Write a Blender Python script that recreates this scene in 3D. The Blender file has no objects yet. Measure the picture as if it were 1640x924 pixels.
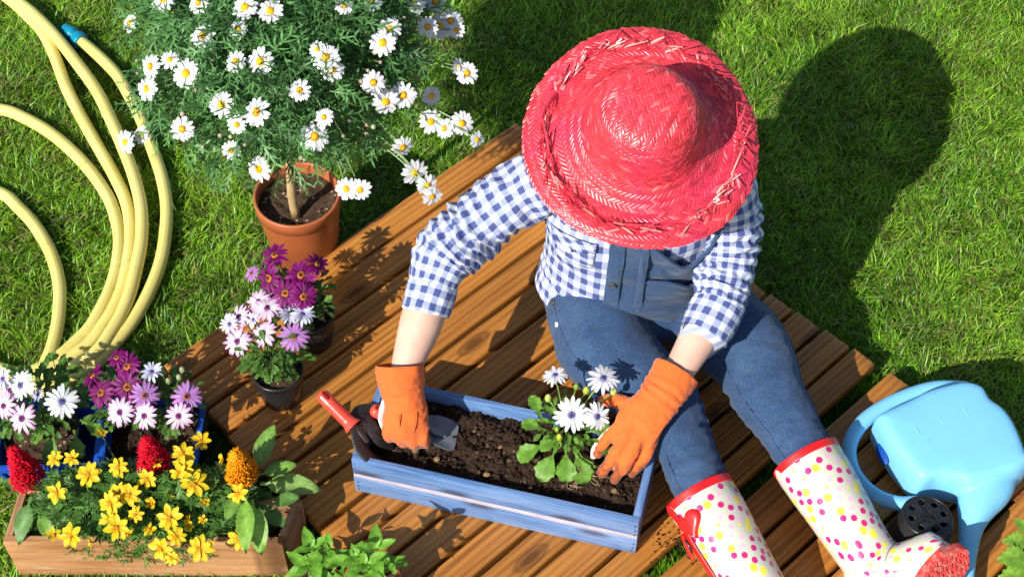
import bpy, bmesh, math, random
import numpy as np
from mathutils import Vector, Matrix, Quaternion
from mathutils.bvhtree import BVHTree
from math import sin, cos, pi, radians

# ------------------------------------------------------------------ camera, world, sun, exposure
SC = bpy.context.scene
COL = SC.collection
TILT = radians(53.0)          # the camera looks down at the deck from a step ladder
FPX = 2600.0                  # focal length in photo pixels (photo is 1640 wide)
FW = Vector((0, cos(TILT), -sin(TILT)))
RT = Vector((1, 0, 0))
UP = RT.cross(FW)
CAMPOS = Vector((0, 0, 0.06)) - FW * 3.05
cam_data = bpy.data.cameras.new('camera')
cam_data.sensor_width = 36.0
cam_data.lens = FPX / 1640.0 * 36.0
cam_data.clip_start = 0.05
cam_data.clip_end = 500.0
cam = bpy.data.objects.new('camera', cam_data)
cam.location = CAMPOS
cam.rotation_euler = (pi / 2 - TILT, 0, 0)
COL.objects.link(cam)
SC.camera = cam

SUN = Vector((-0.535, -0.609, 0.585)).normalized()     # towards the sun
SUN_EL = math.asin(SUN.z)
world = bpy.data.worlds.new('World')
SC.world = world
world.use_nodes = True
wn = world.node_tree
sky = wn.nodes.new('ShaderNodeTexSky')
sky.sky_type = 'NISHITA'
sky.sun_disc = False
sky.sun_elevation = SUN_EL
sky.sun_rotation = math.atan2(SUN.x, SUN.y)
wn.links.new(sky.outputs[0], wn.nodes['Background'].inputs[0])
wn.nodes['Background'].inputs[1].default_value = 0.095
sun_data = bpy.data.lights.new('sun', 'SUN')
sun_data.energy = 4.6
sun_data.angle = radians(0.5)
sun_data.color = (1.0, 0.96, 0.89)
sun = bpy.data.objects.new('sun', sun_data)
sun.rotation_euler = (-SUN).to_track_quat('-Z', 'Y').to_euler()
sun.location = (-3, -3, 4)
COL.objects.link(sun)
SC.view_settings.view_transform = 'Standard'
SC.view_settings.look = 'None'
SC.view_settings.exposure = 0.55
SC.view_settings.gamma = 1.0
SC.render.engine = 'CYCLES'
SC.cycles.max_bounces = 7
SC.cycles.transparent_max_bounces = 6

random.seed(7)
RNG = np.random.default_rng(7)
DECK = 0.06                                             # height of the deck boards' tops


def at(x, y, z=0.0):
    """The point at height z that stands at photo pixel (x, y)."""
    v = FW + RT * ((x - 820) / FPX) + UP * ((462 - y) / FPX)
    return CAMPOS + v * ((z - CAMPOS.z) / v.z)


# ------------------------------------------------------------------ noise
def _hash(ix, iy, iz, seed):
    h = (ix.astype(np.int64) * 374761393 + iy.astype(np.int64) * 668265263 + iz.astype(np.int64) * 2147483647 + seed * 974711) & 0xFFFFFFFF
    h = ((h ^ (h >> 13)) * 1274126177) & 0xFFFFFFFF
    h = (h ^ (h >> 16)) & 0xFFFFFFFF
    return h.astype(np.float64) / 4294967295.0


def vnoise(P, seed=0):
    P = np.asarray(P, float)
    I = np.floor(P)
    F = P - I
    F = F * F * (3 - 2 * F)
    I = I.astype(np.int64)
    out = 0
    for dx in (0, 1):
        wx = F[:, 0] if dx else 1 - F[:, 0]
        for dy in (0, 1):
            wy = F[:, 1] if dy else 1 - F[:, 1]
            for dz in (0, 1):
                wz = F[:, 2] if dz else 1 - F[:, 2]
                out = out + wx * wy * wz * _hash(I[:, 0] + dx, I[:, 1] + dy, I[:, 2] + dz, seed)
    return out * 2 - 1


def fbm(P, octaves=4, seed=0, gain=0.5):
    P = np.asarray(P, float)
    a, s, out = 1.0, 1.0, 0
    for k in range(octaves):
        out = out + a * vnoise(P * s + 17.3 * k, seed + k)
        a *= gain
        s *= 2.03
    return out


# ------------------------------------------------------------------ meshes and objects
def new_mesh(name, V, F, mat=None, smooth=True, uv=None, col=None):
    """V (n,3), F list of index tuples or an (m,k) array; uv per vertex (n,2); col per vertex (n,3)."""
    V = np.asarray(V, float)
    me = bpy.data.meshes.new(name)
    if isinstance(F, np.ndarray):
        k = F.shape[1]
        me.vertices.add(len(V))
        me.vertices.foreach_set('co', V.astype(np.float32).ravel())
        me.loops.add(F.size)
        me.loops.foreach_set('vertex_index', F.astype(np.int32).ravel())
        me.polygons.add(len(F))
        me.polygons.foreach_set('loop_start', np.arange(0, F.size, k, dtype=np.int32))
        me.update(calc_edges=True)
    else:
        me.from_pydata([tuple(v) for v in V], [], [tuple(int(i) for i in f) for f in F])
    if smooth:
        me.polygons.foreach_set('use_smooth', np.ones(len(me.polygons), dtype=bool))
    if uv is not None:
        li = np.empty(len(me.loops), dtype=np.int32)
        me.loops.foreach_get('vertex_index', li)
        lay = me.uv_layers.new(name='UVMap')
        lay.data.foreach_set('uv', np.asarray(uv, np.float32)[li].ravel())
    if col is not None:
        at_ = me.color_attributes.new('col', 'FLOAT_COLOR', 'POINT')
        c = np.ones((len(V), 4), np.float32)
        c[:, :3] = col
        at_.data.foreach_set('color', c.ravel())
    if mat is not None:
        for m in (mat if isinstance(mat, (list, tuple)) else [mat]):
            me.materials.append(m)
    me.update()
    return me


def link(name, data, parent=None, loc=None):
    o = bpy.data.objects.new(name, data)
    COL.objects.link(o)
    if loc is not None:
        o.location = loc
    if parent is not None:
        o.parent = parent
    return o


def obj(name, V, F, mat, parent=None, smooth=True, uv=None, col=None, kind=None):
    """One mesh object, given in WORLD coordinates, re-based to its parent chain."""
    V = np.asarray(V, float)
    off = world_loc(parent) if parent is not None else Vector((0, 0, 0))
    o = link(name, new_mesh(name, V - np.array(off), F, mat, smooth, uv, col), parent)
    if kind:
        o['kind'] = kind
    return o


def world_loc(o):
    p = Vector((0, 0, 0))
    while o is not None:
        p = p + o.location
        o = o.parent
    return p


def tag(o, label=None, cat=None, group=None, kind=None):
    if label:
        o['label'] = label
    if cat:
        o['category'] = cat
    if group:
        o['group'] = group
    if kind:
        o['kind'] = kind
    return o


def thing(name, label, cat, loc, group=None):
    o = link(name, None, None, Vector(loc))
    o.empty_display_size = 0.05
    return tag(o, label, cat, group)


class MB:
    """Collects pieces that make up ONE part."""

    def __init__(self):
        self.V, self.F, self.C, self.U, self.n = [], [], [], [], 0

    def add(self, V, F, col=None, uv=None):
        V = np.asarray(V, float)
        self.V.append(V)
        self.F.extend([tuple(int(i) + self.n for i in f) for f in F])
        self.C.append(np.tile(np.asarray(col if col is not None else (1, 1, 1), float), (len(V), 1)) if col is None or np.ndim(col) == 1 else np.asarray(col))
        self.U.append(np.zeros((len(V), 2)) if uv is None else np.asarray(uv))
        self.n += len(V)
        return self

    def build(self, name, mat, parent=None, smooth=True, kind=None, colors=True, uvs=True):
        return obj(name, np.vstack(self.V), self.F, mat, parent, smooth, np.vstack(self.U) if uvs else None, np.vstack(self.C) if colors else None, kind)

    def arrays(self):
        return np.vstack(self.V), self.F


def spline(pts, n):
    """Catmull-Rom through rows of pts (any width), n samples, roughly even in arc length of the first three columns."""
    P = np.asarray(pts, float)
    if len(P) == 2:
        t = np.linspace(0, 1, n)[:, None]
        return P[0] * (1 - t) + P[1] * t
    Q = np.vstack([2 * P[0] - P[1], P, 2 * P[-1] - P[-2]])
    d = []
    for i in range(1, len(Q) - 2):
        t = np.linspace(0, 1, 24, endpoint=False)[:, None]
        p0, p1, p2, p3 = Q[i - 1], Q[i], Q[i + 1], Q[i + 2]
        d.append(0.5 * (2 * p1 + (p2 - p0) * t + (2 * p0 - 5 * p1 + 4 * p2 - p3) * t ** 2 + (3 * p1 - p0 - 3 * p2 + p3) * t ** 3))
    d = np.vstack(d + [P[-1:]])
    s = np.concatenate([[0], np.cumsum(np.linalg.norm(np.diff(d[:, :3], axis=0), axis=1) + 1e-9)])
    x = np.linspace(0, s[-1], n)
    return np.column_stack([np.interp(x, s, d[:, k]) for k in range(d.shape[1])])


def frames(P, hint=(0, 0, 1)):
    T = np.gradient(P, axis=0)
    T /= np.linalg.norm(T, axis=1)[:, None] + 1e-12
    N = np.zeros_like(T)
    h = np.asarray(hint, float)
    a = h - T[0] * (h @ T[0])
    if np.linalg.norm(a) < 1e-4:
        a = np.array([1.0, 0, 0]) - T[0] * T[0][0]
    N[0] = a / np.linalg.norm(a)
    for i in range(1, len(T)):
        a = N[i - 1] - T[i] * (N[i - 1] @ T[i])
        N[i] = a / (np.linalg.norm(a) + 1e-12)
    return T, N, np.cross(T, N)


def sweep(P, r, seg=16, ry=None, cap=True, hint=(0, 0, 1), disp=None, fixed_hint=False):
    """Tube along P; r along the hint-normal N, ry along B. disp(s, theta) adds to the radius. Returns V, F, UV(theta/2pi, arc)."""
    P = np.asarray(P, float)
    n = len(P)
    r = np.broadcast_to(np.asarray(r, float), (n,))
    ry = r if ry is None else np.broadcast_to(np.asarray(ry, float), (n,))
    T, N, B = frames(P, hint)
    if fixed_hint:
        h = np.asarray(hint, float)
        N = h - T * (T @ h)[:, None]
        N /= np.linalg.norm(N, axis=1)[:, None]
        B = np.cross(T, N)
    s = np.concatenate([[0], np.cumsum(np.linalg.norm(np.diff(P, axis=0), axis=1))])
    m = seg + 1
    th = np.linspace(0, 2 * pi, m)
    S, TH = np.meshgrid(s, th, indexing='ij')
    D = disp(S, TH) if disp is not None else 0 * S
    V = P[:, None, :] + N[:, None, :] * ((r[:, None] + D) * np.cos(TH))[..., None] + B[:, None, :] * ((ry[:, None] + D) * np.sin(TH))[..., None]
    V[:, -1] = V[:, 0]
    V = V.reshape(-1, 3)
    F = []
    for i in range(n - 1):
        for j in range(seg):
            a = i * m + j
            F.append((a, a + 1, a + m + 1, a + m))
    uv = np.column_stack([(TH / (2 * pi)).ravel(), S.ravel()])
    if cap:
        V = np.vstack([V, P[0], P[-1]])
        uv = np.vstack([uv, [0.5, 0], [0.5, s[-1]]])
        a, b = n * m, n * m + 1
        for j in range(seg):
            F.append((a, j + 1, j))
            F.append((b, (n - 1) * m + j, (n - 1) * m + j + 1))
    return V, F, uv


def closed_tube(P, r, seg=16, ry=None, hint=(0, 0, 1)):
    """A watertight tube (welded seam) for remeshing."""
    V, F, uv = sweep(P, r, seg, ry, True, hint)
    m = seg + 1
    n = len(P)
    mp = lambda i: (i - seg) if i < n * m and i % m == seg else i
    return V, [tuple(mp(i) for i in f) for f in F]


def limb(pts, n=24, seg=16, rounded=True, hint=(0, 0, 1)):
    """pts rows (x,y,z,r[,ry]); rounded ends; watertight."""
    Q = spline(pts, n)
    P, r = Q[:, :3], Q[:, 3]
    ry = Q[:, 4] if Q.shape[1] > 4 else r
    if rounded:
        for end in (0, 1):
            d = P[0] - P[1] if end == 0 else P[-1] - P[-2]
            d /= np.linalg.norm(d)
            R = r[0] if end == 0 else r[-1]
            RY = ry[0] if end == 0 else ry[-1]
            a = np.array([0.35, 0.7, 0.92, 0.995])
            base = P[0] if end == 0 else P[-1]
            ex = base + d * (np.minimum(R, RY) * a)[:, None]
            k = np.sqrt(1 - a ** 2)
            if end == 0:
                P = np.vstack([ex[::-1], P]); r = np.concatenate([(R * k)[::-1], r]); ry = np.concatenate([(RY * k)[::-1], ry])
            else:
                P = np.vstack([P, ex]); r = np.concatenate([r, R * k]); ry = np.concatenate([ry, RY * k])
    return closed_tube(P, r, seg, ry, hint)


def ellipsoid(c, R, rot=None, nu=20, nv=14):
    V, F = [], []
    for i in range(1, nv):
        for j in range(nu):
            a, b = pi * i / nv, 2 * pi * j / nu
            V.append((sin(a) * cos(b), sin(a) * sin(b), cos(a)))
    for i in range(nv - 2):
        for j in range(nu):
            k = (j + 1) % nu
            F.append((i * nu + j, (i + 1) * nu + j, (i + 1) * nu + k, i * nu + k))
    V += [(0, 0, 1), (0, 0, -1)]
    t, b = len(V) - 2, len(V) - 1
    for j in range(nu):
        k = (j + 1) % nu
        F.append((t, j, k))
        F.append((b, (nv - 2) * nu + k, (nv - 2) * nu + j))
    V = np.array(V) * np.array(R)
    if rot is not None:
        V = V @ np.array(rot.to_matrix() if hasattr(rot, 'to_matrix') else rot).T
    return V + np.array(c), F


def lathe(prof, seg=48, c=(0, 0, 0), wob=None):
    prof = np.asarray(prof, float)
    th = np.linspace(0, 2 * pi, seg, endpoint=False)
    V = np.array([(r * cos(t), r * sin(t), z) for r, z in prof for t in th])
    if wob is not None:
        V[:, :2] *= (1 + wob * np.sin(2 * np.arctan2(V[:, 1], V[:, 0]) + 0.7))[:, None]
    F = []
    for i in range(len(prof) - 1):
        for j in range(seg):
            k = (j + 1) % seg
            F.append((i * seg + j, i * seg + k, (i + 1) * seg + k, (i + 1) * seg + j))
    return V + np.array(c), F


def hexa(b, t):
    """Box from four bottom and four top corners (same order)."""
    V = [tuple(p) for p in b] + [tuple(p) for p in t]
    F = [(3, 2, 1, 0), (4, 5, 6, 7)] + [(i, (i + 1) % 4, (i + 1) % 4 + 4, i + 4) for i in range(4)]
    return np.array(V), F


def bevelled(name, V, F, mat, parent, w=0.002, seg=2, cuts=0, noise=0.0, nscale=8.0, seed=0):
    """Box-like part with bevelled edges, subdivided and slightly uneven; local axes stay the world's."""
    off = np.array(world_loc(parent)) if parent is not None else np.zeros(3)
    c = V.mean(axis=0)
    me = bpy.data.meshes.new(name)
    bm = bmesh.new()
    vs = [bm.verts.new(p) for p in (V - c)]
    for f in F:
        bm.faces.new([vs[i] for i in f])
    bmesh.ops.recalc_face_normals(bm, faces=bm.faces)
    if cuts:
        bmesh.ops.subdivide_edges(bm, edges=[e for e in bm.edges if e.calc_length() > 0.1], cuts=cuts, use_grid_fill=True)
    sharp = [e for e in bm.edges if len(e.link_faces) == 2 and e.calc_face_angle(0) > 0.5]
    bmesh.ops.bevel(bm, geom=sharp, offset=w, segments=seg, affect='EDGES', profile=0.6)
    if noise:
        bm.verts.ensure_lookup_table()
        P = np.array([v.co for v in bm.verts])
        for k in range(3):
            d = fbm((P + c) * nscale + 31 * k, 2, seed + k) * noise
            for v, x in zip(bm.verts, d):
                v.co[k] += x
    bm.to_mesh(me)
    bm.free()
    me.materials.append(mat)
    me.polygons.foreach_set('use_smooth', np.ones(len(me.polygons), dtype=bool))
    o = link(name, me, parent, Vector(c - off))
    try:
        me.set_sharp_from_angle(angle=radians(50))
    except Exception:
        pass
    return o


def remesh(pieces, voxel, smooth=4, factor=0.5):
    """Fuse watertight pieces into one continuous surface; returns V, F."""
    mb = MB()
    for V, F in pieces:
        mb.add(V, F)
    V, F = mb.arrays()
    me = new_mesh('fuse', V, F)
    o = link('fuse', me)
    m = o.modifiers.new('r', 'REMESH')
    m.mode = 'VOXEL'
    m.voxel_size = voxel
    if smooth:
        s = o.modifiers.new('s', 'SMOOTH')
        s.iterations = smooth
        s.factor = factor
    dg = bpy.context.evaluated_depsgraph_get()
    ev = o.evaluated_get(dg)
    m2 = ev.to_mesh()
    V2 = np.empty(len(m2.vertices) * 3)
    m2.vertices.foreach_get('co', V2)
    N2 = np.empty(len(m2.vertices) * 3)
    m2.vertices.foreach_get('normal', N2)
    F2 = [tuple(p.vertices) for p in m2.polygons]
    ev.to_mesh_clear()
    bpy.data.objects.remove(o)
    bpy.data.meshes.remove(me)
    return V2.reshape(-1, 3), F2, N2.reshape(-1, 3)


def scatter(proto, M, tint=None, base=None):
    """Joined copies of proto (V, F array (m,k), colour (n,3) or None) under matrices M (k,4,4). Returns V, F, C."""
    V, F, C = proto
    V = np.asarray(V, float)
    F = np.asarray(F)
    n, k = len(V), len(M)
    R, T = M[:, :3, :3], M[:, :3, 3]
    W = np.einsum('kij,nj->kni', R, V) + T[:, None, :]
    FF = (F[None] + (np.arange(k) * n)[:, None, None]).reshape(-1, F.shape[1])
    CC = np.repeat((C if C is not None else np.ones((n, 3)))[None], k, axis=0)
    if tint is not None:
        CC = CC * tint[:, None, :]
    return W.reshape(-1, 3), FF, CC.reshape(-1, 3)


def mats_from(P, Z, X, S):
    """Matrices with origin P, local z along Z, local x near X, scale S (k or k,3)."""
    Z = Z / (np.linalg.norm(Z, axis=1)[:, None] + 1e-9)
    X = X - Z * np.sum(X * Z, axis=1)[:, None]
    X = X / (np.linalg.norm(X, axis=1)[:, None] + 1e-9)
    Y = np.cross(Z, X)
    S = np.asarray(S, float)
    if S.ndim == 1:
        S = np.repeat(S[:, None], 3, axis=1)
    M = np.zeros((len(P), 4, 4))
    M[:, :3, 0], M[:, :3, 1], M[:, :3, 2] = X * S[:, :1], Y * S[:, 1:2], Z * S[:, 2:3]
    M[:, :3, 3] = P
    M[:, 3, 3] = 1
    return M


def join(*parts):
    V, F, C, n = [], [], [], 0
    for v, f, c in parts:
        V.append(v); F.append(f + n); C.append(c); n += len(v)
    return np.vstack(V), np.vstack(F), np.vstack(C)


def rand_dirs(n):
    d = RNG.normal(size=(n, 3))
    return d / np.linalg.norm(d, axis=1)[:, None]


# ------------------------------------------------------------------ materials
def nodes_of(name):
    m = bpy.data.materials.new(name)
    m.use_nodes = True
    return m, m.node_tree.nodes, m.node_tree.links, m.node_tree.nodes['Principled BSDF']


def setp(b, rough=0.5, spec=0.5, **k):
    b.inputs['Roughness'].default_value = rough
    b.inputs['Specular IOR Level'].default_value = spec
    for a, v in k.items():
        b.inputs[a].default_value = v


def coords(N, L, kind='Object', scale=(1, 1, 1), rand=False):
    tc = N.new('ShaderNodeTexCoord')
    mp = N.new('ShaderNodeMapping')
    mp.inputs['Scale'].default_value = scale
    L.new(tc.outputs[kind], mp.inputs['Vector'])
    if rand:
        oi = N.new('ShaderNodeObjectInfo')
        mu = N.new('ShaderNodeMath'); mu.operation = 'MULTIPLY'; mu.inputs[1].default_value = 60.0
        L.new(oi.outputs['Random'], mu.inputs[0])
        cb = N.new('ShaderNodeCombineXYZ')
        for i in range(3):
            L.new(mu.outputs[0], cb.inputs[i])
        L.new(cb.outputs[0], mp.inputs['Location'])
    return mp.outputs[0]


def noise(N, L, vec, scale, detail=4, rough=0.5, dist=0.0):
    t = N.new('ShaderNodeTexNoise')
    t.inputs['Scale'].default_value = scale
    t.inputs['Detail'].default_value = detail
    t.inputs['Roughness'].default_value = rough
    t.inputs['Distortion'].default_value = dist
    L.new(vec, t.inputs['Vector'])
    return t.outputs['Fac']


def ramp(N, L, fac, stops, interp='LINEAR'):
    r = N.new('ShaderNodeValToRGB')
    cr = r.color_ramp
    cr.interpolation = interp
    while len(cr.elements) < len(stops):
        cr.elements.new(0.5)
    for e, (p, c) in zip(cr.elements, stops):
        e.position = p
        e.color = (c[0], c[1], c[2], 1) if not np.isscalar(c) else (c, c, c, 1)
    L.new(fac, r.inputs[0])
    return r.outputs[0]


def mix(N, L, fac, a, b, mode='MIX'):
    m = N.new('ShaderNodeMix')
    m.data_type = 'RGBA'
    m.blend_type = mode
    for sock, v in ((m.inputs[0], fac), (m.inputs[6], a), (m.inputs[7], b)):
        if hasattr(v, 'links') or hasattr(v, 'is_linked'):
            L.new(v, sock)
        elif np.isscalar(v):
            sock.default_value = v
        else:
            sock.default_value = (v[0], v[1], v[2], 1)
    return m.outputs[2]


def math_(N, L, op, a, b=None, c=None):
    m = N.new('ShaderNodeMath')
    m.operation = op
    for i, v in enumerate((a, b, c)):
        if v is None:
            continue
        if np.isscalar(v):
            m.inputs[i].default_value = v
        else:
            L.new(v, m.inputs[i])
    return m.outputs[0]


def bump(N, L, b, h, strength=0.3, dist=0.002, prev=None):
    n = N.new('ShaderNodeBump')
    n.inputs['Strength'].default_value = strength
    n.inputs['Distance'].default_value = dist
    L.new(h, n.inputs['Height'])
    if prev is not None:
        L.new(prev, n.inputs['Normal'])
    L.new(n.outputs[0], b.inputs['Normal'])
    return n.outputs[0]


def simple(name, c1, c2, scale=20, rough=0.5, spec=0.5, bstr=0.15, bscale=200, bdist=0.001, detail=4, **k):
    m, N, L, b = nodes_of(name)
    v = coords(N, L)
    L.new(ramp(N, L, noise(N, L, v, scale, detail, 0.6), [(0.3, c1), (0.7, c2)]), b.inputs['Base Color'])
    setp(b, rough, spec, **k)
    if bstr:
        bump(N, L, b, noise(N, L, v, bscale, 3), bstr, bdist)
    return m


def leafy(name, trans=0.3, rough=0.45, spec=0.4, bscale=120, var=0.35, bstr=0.25, vein=False):
    """Reads the colour attribute 'col'; a share of light passes through."""
    m, N, L, b = nodes_of(name)
    a = N.new('ShaderNodeAttribute'); a.attribute_name = 'col'
    v = coords(N, L)
    f = noise(N, L, v, bscale, 3)
    k = ramp(N, L, f, [(0.25, 1 - var), (0.75, 1 + var)])
    c = mix(N, L, 1.0, a.outputs['Color'], k, 'MULTIPLY')
    L.new(c, b.inputs['Base Color'])
    setp(b, rough, spec)
    if bstr:
        bump(N, L, b, f, bstr, 0.001)
    t = N.new('ShaderNodeBsdfTranslucent')
    L.new(c, t.inputs['Color'])
    ms = N.new('ShaderNodeMixShader')
    ms.inputs[0].default_value = trans
    L.new(b.outputs[0], ms.inputs[1])
    L.new(t.outputs[0], ms.inputs[2])
    L.new(ms.outputs[0], N['Material Output'].inputs['Surface'])
    return m


def wood(name, dark, light, grain=(4, 60, 60), rough=0.55, knots=True, var=0.25, bstr=0.35, wear=None):
    m, N, L, b = nodes_of(name)
    v = coords(N, L, 'Object', grain, True)
    g0 = noise(N, L, v, 1.0, 6, 0.65, 0.4)
    g1 = noise(N, L, coords(N, L, 'Object', (grain[0] * 2.2, grain[1] * 5.5, grain[2] * 5.5), True), 1.0, 5, 0.7, 0.3)
    g = math_(N, L, 'ADD', math_(N, L, 'MULTIPLY', g0, 0.58), math_(N, L, 'MULTIPLY', g1, 0.42))
    v2 = coords(N, L, 'Object', (grain[0] * 0.5, grain[1] * 0.35, grain[2] * 0.35), True)
    w = N.new('ShaderNodeTexWave')
    w.wave_type = 'BANDS'; w.bands_direction = 'Y'
    w.inputs['Scale'].default_value = 1.3
    w.inputs['Distortion'].default_value = 5.0
    w.inputs['Detail'].default_value = 2.0
    w.inputs['Detail Scale'].default_value = 0.8
    L.new(v2, w.inputs['Vector'])
    f = math_(N, L, 'ADD', math_(N, L, 'MULTIPLY', g, 0.86), math_(N, L, 'MULTIPLY', w.outputs['Fac'], 0.14))
    c = ramp(N, L, f, [(0.36, dark), (0.48, [0.45 * a + 0.55 * d for a, d in zip(dark, light)]), (0.64, light)])
    oi = N.new('ShaderNodeObjectInfo')
    tone = ramp(N, L, oi.outputs['Random'], [(0.0, 1 - var), (1.0, 1 + var)])
    c = mix(N, L, 1.0, c, tone, 'MULTIPLY')
    big = noise(N, L, coords(N, L, 'Object', (3, 8, 8), True), 1.0, 3)
    c = mix(N, L, 0.5, c, ramp(N, L, big, [(0.3, 0.72), (0.7, 1.15)]), 'MULTIPLY')
    if knots:
        kv = coords(N, L, 'Object', (4.3, 12, 0.01), True)
        vo = N.new('ShaderNodeTexVoronoi')
        vo.voronoi_dimensions = '2D'
        vo.inputs['Scale'].default_value = 1.0
        L.new(kv, vo.inputs['Vector'])
        sel = math_(N, L, 'LESS_THAN', vo.outputs['Color'], 0.36)
        near = ramp(N, L, vo.outputs['Distance'], [(0.06, 1.0), (0.12, 0.55), (0.145, 0.75), (0.19, 0.0)])
        kf = math_(N, L, 'MULTIPLY', sel, near)
        c = mix(N, L, math_(N, L, 'MULTIPLY', kf, 0.78), c, [x * 0.22 for x in dark])
    if wear is not None:
        wf = noise(N, L, coords(N, L, 'Object', (6, 30, 30), True), 1.0, 5, 0.7)
        c = mix(N, L, ramp(N, L, wf, [(0.60, 0.0), (0.70, 0.6)]), c, wear)
    L.new(c, b.inputs['Base Color'])
    setp(b, rough, 0.4)
    bump(N, L, b, f, bstr, 0.0012)
    return m


M = {}
M['deck'] = wood('deck_wood', (0.25, 0.088, 0.015), (0.525, 0.210, 0.037), (2.4, 52, 52), 0.42, True, 0.14, 0.22)
M['joist'] = wood('joist_wood', (0.13, 0.045, 0.018), (0.30, 0.11, 0.04), (3, 70, 70), 0.7, False)
M['pine'] = wood('pine_wood', (0.33, 0.135, 0.046), (0.60, 0.32, 0.14), (5, 55, 55), 0.65, True, 0.12, 0.4, (0.66, 0.47, 0.32))
M['pine_weathered'] = wood('pine_weathered', (0.21, 0.10, 0.045), (0.42, 0.225, 0.115), (5, 55, 55), 0.75, True, 0.12)
M['terracotta'] = simple('terracotta_plastic', (0.36, 0.095, 0.032), (0.43, 0.125, 0.045), 9, 0.38, 0.45, 0.06, 120)
M['black_plastic'] = simple('black_plastic', (0.010, 0.010, 0.011), (0.022, 0.021, 0.021), 40, 0.33, 0.5, 0.12, 90)
M['blue_plastic'] = simple('blue_plastic', (0.006, 0.055, 0.33), (0.009, 0.075, 0.42), 8, 0.35, 0.5, 0.05, 60)
M['can_plastic'] = simple('watering_can_plastic', (0.19, 0.53, 0.80), (0.22, 0.57, 0.84), 5, 0.36, 0.45, 0.03, 300)
def dirty(name, c1, c2, dirt, amount, scale, rough=0.36, base_scale=5, bstr=0.05, bscale=200, lo=.60, hi=.78):
    m, N, L, b = nodes_of(name)
    v = coords(N, L)
    c = ramp(N, L, noise(N, L, v, base_scale, 4, 0.6), [(0.3, c1), (0.7, c2)])
    d = noise(N, L, v, scale, 7, 0.78, 0.3)
    f = ramp(N, L, d, [(lo, 0.0), (hi, amount)])
    L.new(mix(N, L, f, c, dirt), b.inputs['Base Color'])
    setp(b, rough, 0.45)
    rr = math_(N, L, 'ADD', ramp(N, L, noise(N, L, v, scale * 2.3, 5, .7), [(0.3, -0.06), (0.7, 0.10)]), rough + .04)
    L.new(rr, b.inputs['Roughness'])
    if bstr:
        bump(N, L, b, noise(N, L, v, bscale, 4, .7), bstr, 0.001)
    return m


M['can_plastic'] = dirty('watering_can_plastic', (0.19, 0.53, 0.80), (0.22, 0.57, 0.84), (0.22, 0.25, 0.22), 0.5, 26, .34, 5, .04, 180, .60, .80)
M['skin'] = dirty('skin', (0.57, 0.325, 0.235), (0.70, 0.445, 0.34), (0.52, 0.23, 0.16), 0.45, 30, .46, 45, .25, 420, .48, .75)
M['sole_rubber'] = dirty('worn_sole_rubber', (0.52, 0.030, 0.028), (0.60, 0.045, 0.040), (0.42, 0.33, 0.24), 0.85, 90, .6, 25, .5, 260, .50, .66)
M['can_hole_shade'] = simple('can_inside_shade', (0.006, 0.06, 0.30), (0.008, 0.07, 0.34), 5, 0.5, 0.3, 0)  # darker blue stands in for the shade inside the opening
M['connector'] = simple('hose_connector_plastic', (0.0, 0.20, 0.32), (0.0, 0.25, 0.38), 30, 0.35, 0.5, 0.05)
M['red_plastic'] = simple('red_handle_plastic', (0.76, 0.065, 0.040), (0.80, 0.085, 0.055), 20, 0.33, 0.5, 0.03)
M['handle_hole_shade'] = simple('handle_hole_shade', (0.20, 0.004, 0.004), (0.25, 0.006, 0.006), 20, 0.5, 0.3, 0)  # darker red stands in for the shade inside an uncut hole
M['tool_metal'] = simple('coated_tool_steel', (0.12, 0.125, 0.14), (0.19, 0.20, 0.22), 60, 0.42, 0.5, 0.25, 500, Metallic=0.2)
M['tool_black'] = simple('black_tool_steel', (0.010, 0.009, 0.009), (0.03, 0.022, 0.02), 70, 0.5, 0.5, 0.35, 420)
M['skin'] = simple('skin', (0.60, 0.355, 0.265), (0.69, 0.44, 0.335), 22, 0.48, 0.35, 0.08, 600, 0.0006)
M['hair'] = simple('blond_hair', (0.34, 0.21, 0.09), (0.52, 0.36, 0.18), 60, 0.45, 0.4, 0.2, 300)
M['eye'] = simple('eye', (0.8, 0.8, 0.78), (0.85, 0.85, 0.83), 10, 0.2, 0.5, 0)
M['lip'] = simple('lip', (0.5, 0.16, 0.14), (0.55, 0.2, 0.17), 30, 0.4, 0.4, 0)
M['iris'] = simple('iris', (0.05, 0.09, 0.13), (0.08, 0.12, 0.16), 30, 0.2, 0.5, 0)
M['red_rubber'] = simple('red_rubber', (0.68, 0.010, 0.012), (0.75, 0.018, 0.018), 25, 0.35, 0.5, 0.04)
M['buckle'] = simple('buckle_metal', (0.06, 0.055, 0.05), (0.12, 0.11, 0.1), 60, 0.3, 0.5, 0.1, Metallic=0.7)
M['button'] = simple('pearl_button', (0.55, 0.58, 0.66), (0.66, 0.69, 0.76), 80, 0.25, 0.5, 0.05)
M['dark_button'] = simple('dark_metal_button', (0.07, 0.075, 0.085), (0.13, 0.135, 0.15), 80, 0.35, 0.5, 0.1, Metallic=0.5)
M['glove_white'] = simple('glove_palm_fabric', (0.62, 0.56, 0.50), (0.78, 0.75, 0.71), 60, 0.85, 0.2, 0.4, 900)
M['bark'] = simple('young_bark', (0.30, 0.19, 0.075), (0.50, 0.36, 0.18), 60, 0.7, 0.3, 0.5, 160, 0.002)
M['rootball'] = simple('root_ball_soil', (0.10, 0.058, 0.028), (0.30, 0.19, 0.10), 120, 0.95, 0.1, 0.8, 260, 0.003)
M['leaf'] = leafy('leaf')
M['leaf_fine'] = leafy('fine_leaf', 0.26, 0.45, 0.32)
M['leaf_dull'] = leafy('leaf_dull', 0.18, 0.55, 0.3)
M['petal'] = leafy('petal', 0.3, 0.5, 0.25, 300, 0.06, 0.1)
M['disc'] = leafy('flower_disc', 0.0, 0.7, 0.2, 900, 0.35, 0.6)
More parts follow.
